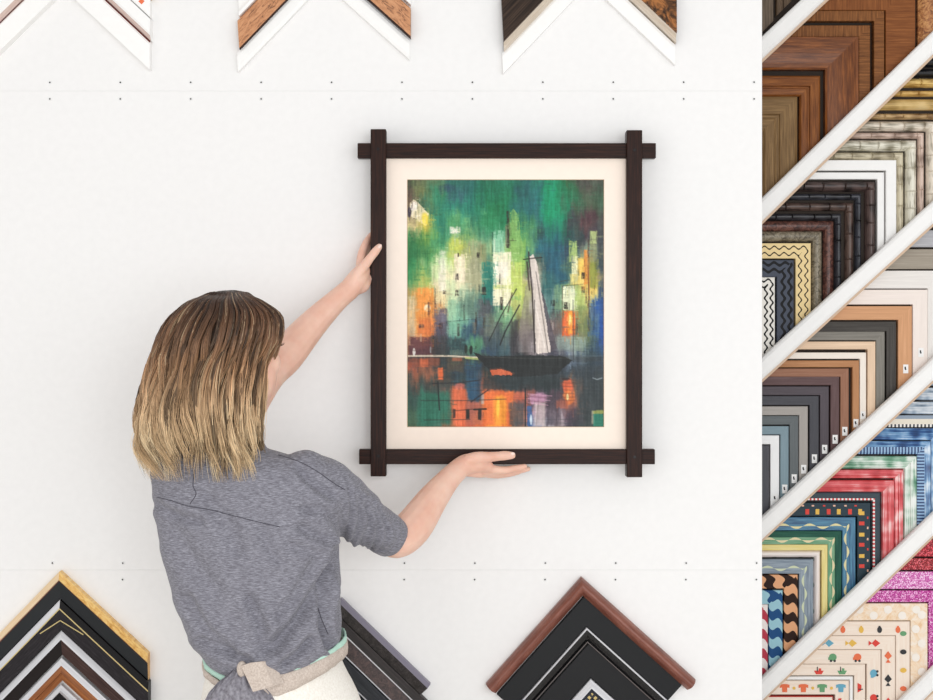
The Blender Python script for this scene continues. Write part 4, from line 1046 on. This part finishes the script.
# seams laid on the cloth
bv = BVHTree.FromPolygons([shirt.data.vertices[i].co + w.location for i in range(len(shirt.data.vertices))], [tuple(p.vertices) for p in shirt.data.polygons])
cam0 = Vector((0, CAMY, CAMZ))
def on_cloth(u, v, lift=.0004):
    d = (P(u, v, -.4) - cam0).normalized(); h = bv.ray_cast(cam0, d)
    return (h[0] + h[1] * lift) if h[0] else None
M_seam = plain((84, 82, 90), .9, .1)
for pts in ([(157, 497), (172, 501), (188, 506), (215, 511), (250, 520), (280, 527)], [(195, 470), (193, 485), (196, 494), (190, 504)],
            [(278, 455), (300, 462), (318, 472), (332, 482), (345, 490)], [(318, 608), (322, 620), (328, 634)]):
    q = [on_cloth(a, b_) for a, b_ in cr(pts, 6)]; q = [x for x in q if x is not None]
    if len(q) > 2:
        mb = MB(); mb.tube(q, .0008, 6); mb.build('seam', M_seam, shirt, origin=w.location).location = (0, 0, 0)
# rolled cuff
cq = P(390, 536.5, -.284); dq = (P(402, 541.5, -.275) - P(390, 534.5, -.30)).normalized()
mb = MB(); uq = Vector((0, -1, 0)); uq = (uq - dq * uq.dot(dq)).normalized(); vq = dq.cross(uq)
rings = []
for s, r in ((-.030, .0360), (-.024, .0445), (-.016, .0450), (-.006, .0445), (.004, .0438), (.007, .0422), (.005, .0400), (-.004, .0395)):
    rings.append([cq + dq * s + (uq * math.cos(t) + vq * math.sin(t)) * (r + .0008 * math.sin(5 * t)) for t in [2*math.pi*k/36 for k in range(36)]])
mb.loft(rings, cap=False); c_ = mb.build('cuff', M_shirt, shirt, origin=w.location); c_.location = (0, 0, 0)

# ---- apron, waistbands, knot
M_apron, nt, b = newmat('apron_cloth')
tcn = nt.nodes.new('ShaderNodeTexCoord'); no = N(nt, 'ShaderNodeTexNoise', Scale=260.0, Detail=2.0); nt.links.new(tcn.outputs['Object'], no.inputs[0])
nt.links.new(ramp(nt, no.outputs[0], [(.3, (238, 232, 222)), (.7, (252, 248, 240))]), b.inputs['Base Color']); b.inputs['Roughness'].default_value = .85
cxw = P(274, 655, -.455).x
def cring(u0, u1, v, y, bb, n=60, wav=0.0, k=9, ph=0.0):
    c = P((u0 + u1) / 2, v, y); a = (u1 - u0) / 2 * (y - CAMY) / F
    return [Vector((c.x + a * math.cos(t) * (1 + wav * math.sin(k * t + ph)), y - bb * math.sin(t) * (1 + wav * math.sin(k * t + ph)), c.z)) for t in [2*math.pi*j/n for j in range(n)]]
mb = MB()
mb.loft([cring(214, 334, 640, -.455, .112), cring(210, 339, 652, -.455, .120), cring(208.5, 343, 666, -.455, .126, wav=.002), cring(205, 353, 682, -.455, .138, wav=.008, k=7), cring(202, 362, 700, -.455, .145, wav=.012, k=7),
         cring(198, 372, 740, -.455, .155, wav=.02, k=7), cring(195, 378, 800, -.455, .165, wav=.03, k=7), cring(192, 380, 860, -.455, .17, wav=.035, k=7), cring(190, 384, 930, -.455, .175, wav=.04, k=7)], cap=False)
apron = mb.build('apron', M_apron, w)
m = apron.modifiers.new('s', 'SOLIDIFY'); m.thickness = .0015
m = apron.modifiers.new('ss', 'SUBSURF'); m.levels = 1; m.render_levels = 1
def belt(name, mat, ctl, hw, rx, ry, th, arc=(0, 360), label=None, uc=275):
    """band round the waist: ctl gives (angle, v) of its middle line"""
    mb = MB(); n = 90; A0, A1 = arc
    ang = [c[0] for c in ctl]; vs = [c[1] for c in ctl]
    rows = []
    for k in range(n + 1):
        t = A0 + (A1 - A0) * k / n; v = np.interp(t, ang, vs); h_ = np.interp(t, ang, hw) * (2.745) / F
        tr = math.radians(t); c = P(uc, v, -.455)
        o_ = Vector((math.cos(tr) * rx, -math.sin(tr) * ry, 0)); nn = Vector((math.cos(tr), -math.sin(tr), 0))
        wv = .0012 * math.sin(t * .21) + .0008 * math.sin(t * .5)
        base_ = Vector((c.x, -.455, c.z)) + o_ + nn * wv
        rows.append([base_ + Vector((0, 0, h_)), base_ + nn * th + Vector((0, 0, h_ * .9)), base_ + nn * th * 1.2, base_ + nn * th + Vector((0, 0, -h_ * .9)), base_ + Vector((0, 0, -h_)), base_ - nn * .001])
    mb.loft(rows, cap=True)
    return mb.build(name, mat, apron, label, origin=w.location)
def z0(o): o.location = (0, 0, 0); return o
beige = wood((176, 160, 148), (206, 192, 180), .85, 300, 300)
M_beige, nt, b = newmat('linen')
tcn = nt.nodes.new('ShaderNodeTexCoord'); no = N(nt, 'ShaderNodeTexNoise', Scale=320.0, Detail=3.0); nt.links.new(tcn.outputs['Object'], no.inputs[0])
nt.links.new(ramp(nt, no.outputs[0], [(.3, (186, 170, 158)), (.7, (216, 203, 192))]), b.inputs['Base Color']); b.inputs['Roughness'].default_value = .9
M_mint = plain((190, 226, 210), .7, .15)
z0(belt('mint_ribbon', M_mint, [(-90, 638), (0, 638), (63, 653), (90, 662), (118, 667), (150, 661), (180, 649), (270, 638)], [5, 5, 3.4, 2.6, 3, 3, 3.5, 5], .1375, .130, .003, arc=(-90, 270), label='thin mint green ribbon'))
z0(belt('waistband', M_beige, [(-90, 645), (0, 646), (35, 653), (63, 663.5), (85, 671), (106, 676)], [6, 6, 7.5, 9, 11.5, 13], .1385, .132, .0045, arc=(-90, 106), label='wide beige linen waistband'))
z0(belt('narrow_band', M_beige, [(100, 677), (118, 675), (150, 668), (180, 656), (270, 646)], [3.5, 3.5, 3.5, 4, 6], .1375, .131, .004, arc=(100, 270), label='narrow part of the beige band, left of the knot'))
# loose end of the band hanging from the knot
yk = -.455 - .138
mb = MB(); rows = []
for a, b_, ya in (((241, 666), (253, 692), -.615), ((250, 663), (262, 689.5), -.618), ((262, 661.5), (274, 686), -.610), ((274, 662), (284, 682.5), -.592)):
    A = P(*a, ya); B = P(*b_, ya); rows.append([A, B, B + Vector((0, .003, 0)), A + Vector((0, .003, 0))])
mb.loft(rows, smooth=False); z0(mb.build('band_end', M_beige, apron, 'loose end of the beige linen band', origin=w.location))
# grey cloth gathered into the knot
M_tail, nt, b = newmat('soft_grey_cloth')
tcn = nt.nodes.new('ShaderNodeTexCoord'); no = N(nt, 'ShaderNodeTexNoise', Scale=150.0, Detail=3.0); nt.links.new(tcn.outputs['Object'], no.inputs[0])
nt.links.new(ramp(nt, no.outputs[0], [(.3, (112, 108, 116)), (.7, (158, 156, 164))]), b.inputs['Base Color']); b.inputs['Roughness'].default_value = .9
mb = MB(); rows = []
for v, ul, ur, dp in ((668, 234, 248, .010), (674, 228, 254, .018), (682, 218, 262, .026), (692, 209, 271, .030), (702, 204, 277, .030), (716, 200, 282, .028), (730, 203, 280, .02)):
    dp *= .75; c = P((ul + ur) / 2, v, -.584); a = (ur - ul) / 2 * 2.61 / F
    rows.append([Vector((c.x + a * math.cos(t), c.y - .002 - dp * math.sin(t) * (1 if math.sin(t) > 0 else .3) - .0045 * math.sin(11 * t) * (1 if math.sin(t) > 0 else 0), c.z)) for t in [2*math.pi*k/72 for k in range(72)]])
mb.loft(rows); z0(mb.build('gathered_cloth', M_tail, shirt, origin=w.location))
mb = MB(); mb.ball(P(242, 669, -.598), (.010, .010, .015), 16, 10); z0(mb.build('knot', M_beige, apron, origin=w.location))
# trousers and shoes, below the picture's edge
jeans = wood((60, 66, 84), (84, 92, 112), .85, 30, 300)
mb = MB()
for u in (245, 325):
    x0 = P(u, 790, -.455).x
    mb.tube([(x0, -.455, .80), (x0, -.45, .62), (x0, -.445, .48), (x0, -.455, .30), (x0, -.465, .12)], [.085, .078, .066, .062, .058], 20)
mb.build('trousers', jeans, w)
for u in (245, 325):
    x0 = P(u, 790, -.455).x; mb = MB()
    mb.loft([[Vector((x0 + .044 * sx * math.cos(t) * (1 + .1 * math.sin(t)), -.43 + .125 * sx * math.sin(t), z)) for t in [2*math.pi*k/28 for k in range(28)]] for z, sx in ((0.001, 1.0), (.02, 1.04), (.04, 1.0), (.07, .8), (.095, .5))])
    mb.build('shoe', plain((60, 52, 50), .5), w)

# ---- hair
M_hair = vcol('hair_strands', .42, .35)
ringsH = cr([(293.6, 220, 242, -.47, .02), (295.5, 207, 250, -.47, .042), (298.5, 197, 258, -.47, .058), (303, 187, 266, -.47, .074), (312, 176, 278, -.47, .092), (323, 167, 283, -.47, .106), (338, 160, 281, -.47, .112), (350, 156, 276, -.47, .114), (362, 152, 271, -.47, .114), (380, 147, 266, -.47, .114),
              (400, 143, 262, -.472, .113), (420, 140, 260, -.475, .110), (440, 140, 260, -.48, .106), (456, 145, 262, -.485, .102), (478, 156, 263, -.49, .092)], 8)
NRH = len(ringsH)
RH = np.array(ringsH)
FAZ = 50.0   # face azimuth in the ring's angle (from +x towards the wall)
def face_gap(deg):
    d = abs((deg + FAZ + 180) % 360 - 180)      # ring angle t runs from +x towards the camera; the face is at -FAZ
    return d
def hair_pt(tdeg, s, k):
    """point on the hair's surface; s in 0..1 down the strand, k layer"""
    x = s * (NRH - 1); i = min(int(x), NRH - 2); f = x - i
    v, ul, ur, y, bb = RH[i] * (1 - f) + RH[i + 1] * f
    t = math.radians(tdeg)
    c = P((ul + ur) / 2, v, y); a = (ur - ul) / 2 * (y - CAMY) / F
    return Vector((c.x + k * a * math.copysign(abs(math.cos(t)) ** .84, math.cos(t)), y - k * bb * math.copysign(abs(math.sin(t)) ** .84, math.sin(t)), c.z))
def part_pt(tdeg):
    """the parting, from crown to forehead"""
    t = math.radians(tdeg); q = (math.cos(t - math.radians(-20)) + 1) / 2
    u = 214 + 32 * q; v = 296.0 - 3.0 * math.sin(math.pi * q)
    return P(u, v, -.47 - .006 + .03 * q)
HV = []; HF = []; HCc = []
ROOT = np.array([66, 46, 36.]); ROOT2 = np.array([114, 78, 54.]); MID = np.array([158, 120, 88.]); TIP = np.array([244, 220, 180.]); TIP2 = np.array([206, 168, 124.])
def tolin(a):
    a = np.clip(a, 0, 255) / 255; return np.where(a <= .04045, a / 12.92, ((a + .055) / 1.055) ** 2.4)
locks = []
for i in range(150):
    deg = rng.uniform(0, 360)
    locks.append((deg, rng.uniform(0, 6.28), rng.uniform(.75, 1.25), float(np.clip(rng.normal(0, 1), -1.6, 1.6)), rng.uniform(-.09, .07), rng.uniform(.0, 1.0)))
locks.sort(); LD = np.array([l[0] for l in locks])
NS = 6500; SEG = 24
for i in range(NS):
    deg = rng.uniform(0, 360) if i % 4 else rng.uniform(0, 180)
    li = int(np.argmin(np.abs((LD - deg + 180) % 360 - 180))); ld, lph, lfr, lcol, llen, lw = locks[li]
    k = 1.0 - .13 * rng.random() ** 1.5
    smax = .91 + llen + rng.normal(0, .045)
    gap = face_gap(deg)
    if gap < 42: smax = min(smax, .10 + .20 * (gap / 42) ** 2 + .03 * rng.random())
    elif gap < 50: smax = min(smax, .86)
    smax = min(smax, 1.0)
    diff = (ld - deg + 180) % 360 - 180
    col_r = rng.normal(0, 1); glow = rng.random() < (.16 if lcol > .3 else .05)
    tipmix = min(1, max(0, .55 + .28 * lcol + .15 * col_r)); hl = .5 + .5 * math.tanh(lcol)
    stray = rng.random() < .06; fan = rng.normal(0, 3.0)
    pts = []
    p0 = part_pt(deg)
    amp = .0115 * (.5 + .9 * lw); jph = rng.normal(0, .38)
    for j in range(SEG + 1):
        s = smax * (j / SEG); r_ = j / SEG * smax
        dd = deg + diff * .72 * r_ ** 1.1
        wv = math.sin(2 * math.pi * (3.0 * lfr * r_) + lph + jph)
        dd += (4.2 * r_ ** 1.5) * math.sin(2 * math.pi * 3.0 * lfr * r_ + lph + 1.3 + jph) + fan * r_ ** 3
        kk = k + (amp / .1) * wv * r_ ** 1.5 + (.05 * r_ ** 3 if stray else 0)
        if r_ > .85: kk += (r_ - .85) * (.7 * (lw - .35))
        q = hair_pt(dd, s, kk)
        bl = min(1.0, s / .10)
        bl = bl * bl * (3 - 2 * bl)
        q = Vector((p0.x * (1 - bl) + q.x * bl, p0.y * (1 - bl) + q.y * bl, p0.z * (1 - bl) + q.z * bl)) if s < .10 else q
        if s < .10: q.z += .006 * math.sin(math.pi * s / .10) - .004 * (1 - k) * 6
        pts.append((q, r_))
    wd = .00085 * (1 + .3 * rng.random()) * (.8 if stray else 1)
    b0 = len(HV)
    for j, (q, r_) in enumerate(pts):
        t_ = (pts[min(j+1, SEG)][0] - pts[max(j-1, 0)][0]).normalized()
        out = Vector((q.x - HC.x, q.y - HC.y, .0)).normalized(); sd = t_.cross(out).normalized(); o2 = sd.cross(t_)
        ww = wd * (1 if j < SEG - 3 else (SEG - j + .4) / 4)
        HV += [q + sd * ww, q + o2 * ww * .8, q - sd * ww]
        g = min(1, max(0, (r_ - .22) / .62)); g = g ** 1.25
        c = ROOT * (1 - .5 * hl) + ROOT2 * .5 * hl
        c = c * (1 - min(1, g * 1.9)) + MID * min(1, g * 1.9) if g < .526 else MID * (1 - (g - .526) / .474) + (TIP2 * (1 - tipmix) + TIP * tipmix) * (g - .526) / .474
        c = c * (1 + .10 * lcol * (.4 + .5 * g) + .13 * col_r)
        if glow and r_ > .08: c = c * .45 + TIP * .5
        if lcol < -1.1 and r_ > .12: c = c * .7
        if c.max() > 250: c = c * 250 / c.max()
        HCc += [c] * 3
    for j in range(SEG):
        a = b0 + j * 3
        HF += [(a, a + 1, a + 4, a + 3), (a + 1, a + 2, a + 5, a + 4), (a + 2, a, a + 3, a + 5)]
# under-layer so that no scalp shows between the strands
sb = len(HV); nr = 60
shell_s = [j / 18 * .84 for j in range(19)]
for s in shell_s:
    for q in range(nr):
        deg = 360 * q / nr; gap = face_gap(deg); kk = .90 - .05 * s
        s2 = s
        if gap < 52: s2 = min(s, .26 * (gap / 52) ** 2 + .06)
        HV.append(hair_pt(deg, s2, kk * (.8 if s == 0 else 1)) - Vector((0, 0, .005 + .016 * max(0, 1 - s / .12))))
        g = min(1, max(0, (s - .3) / .6)); HCc.append((ROOT * (1 - g) + (TIP2 * .85) * g) * .85)
for j in range(len(shell_s) - 1):
    for q in range(nr):
        HF.append((sb + j * nr + q, sb + j * nr + (q + 1) % nr, sb + (j + 1) * nr + (q + 1) % nr, sb + (j + 1) * nr + q))
HF.append(tuple(sb + q for q in range(nr)))
me = bpy.data.meshes.new('hair'); L = w.location
me.from_pydata([tuple(p - L) for p in HV], [], HF)
ca = me.color_attributes.new('Col', 'FLOAT_COLOR', 'POINT')
cc = np.concatenate([tolin(np.array(HCc)), np.ones((len(HV), 1))], 1); ca.data.foreach_set('color', cc.reshape(-1))
me.polygons.foreach_set('use_smooth', [True] * len(me.polygons)); me.materials.append(M_hair)
ho = bpy.data.objects.new('hair', me); COL.objects.link(ho); ho.parent = w
ho['label'] = 'wavy shoulder length hair, brown at the roots and blonde at the tips'

# ------------------------------------------------------------------ light, camera, view
wd_ = bpy.data.worlds.new('world'); SC.world = wd_; wd_.use_nodes = True
bg = wd_.node_tree.nodes['Background']; bg.inputs[0].default_value = (1.0, .985, .97, 1); bg.inputs[1].default_value = .66
def area(name, loc, target, size, power, col):
    l = bpy.data.lights.new(name, 'AREA'); l.shape = 'RECTANGLE'; l.size, l.size_y = size; l.energy = power; l.color = col
    o = bpy.data.objects.new(name, l); COL.objects.link(o); o.location = loc
    o.rotation_euler = (Vector(target) - Vector(loc)).to_track_quat('-Z', 'Y').to_euler()
    o.visible_camera = True
    return o
area('window_light', (2.3, -4.0, 1.7), (-.1, 0, 1.1), (3.0, 2.2), 34, (.93, .97, 1.0))
area('left_fill_light', (-2.6, -3.8, 1.2), (-.1, 0, .9), (2.4, 1.8), 20, (1.0, .985, .97))  # added low fill lamp, not a real window; evens out the wall's lower part
area('front_fill_light', (.4, -5.2, 1.55), (0, 0, 1.3), (2.6, 1.8), 78, (.97, .985, 1.0))  # added frontal fill lamp behind the camera, softens shadows on the wall
cd = bpy.data.cameras.new('camera'); co_ = bpy.data.objects.new('camera', cd); COL.objects.link(co_)
co_.location = (0, CAMY, CAMZ); co_.rotation_euler = (math.pi / 2, 0, 0)
cd.sensor_width = 36; cd.lens = 36 * F / 933; cd.clip_start = .05
SC.camera = co_
SC.view_settings.view_transform = 'Standard'; SC.view_settings.look = 'None'
SC.view_settings.exposure = -0.02; SC.view_settings.gamma = 1.0; SC.view_settings.use_curve_mapping = False
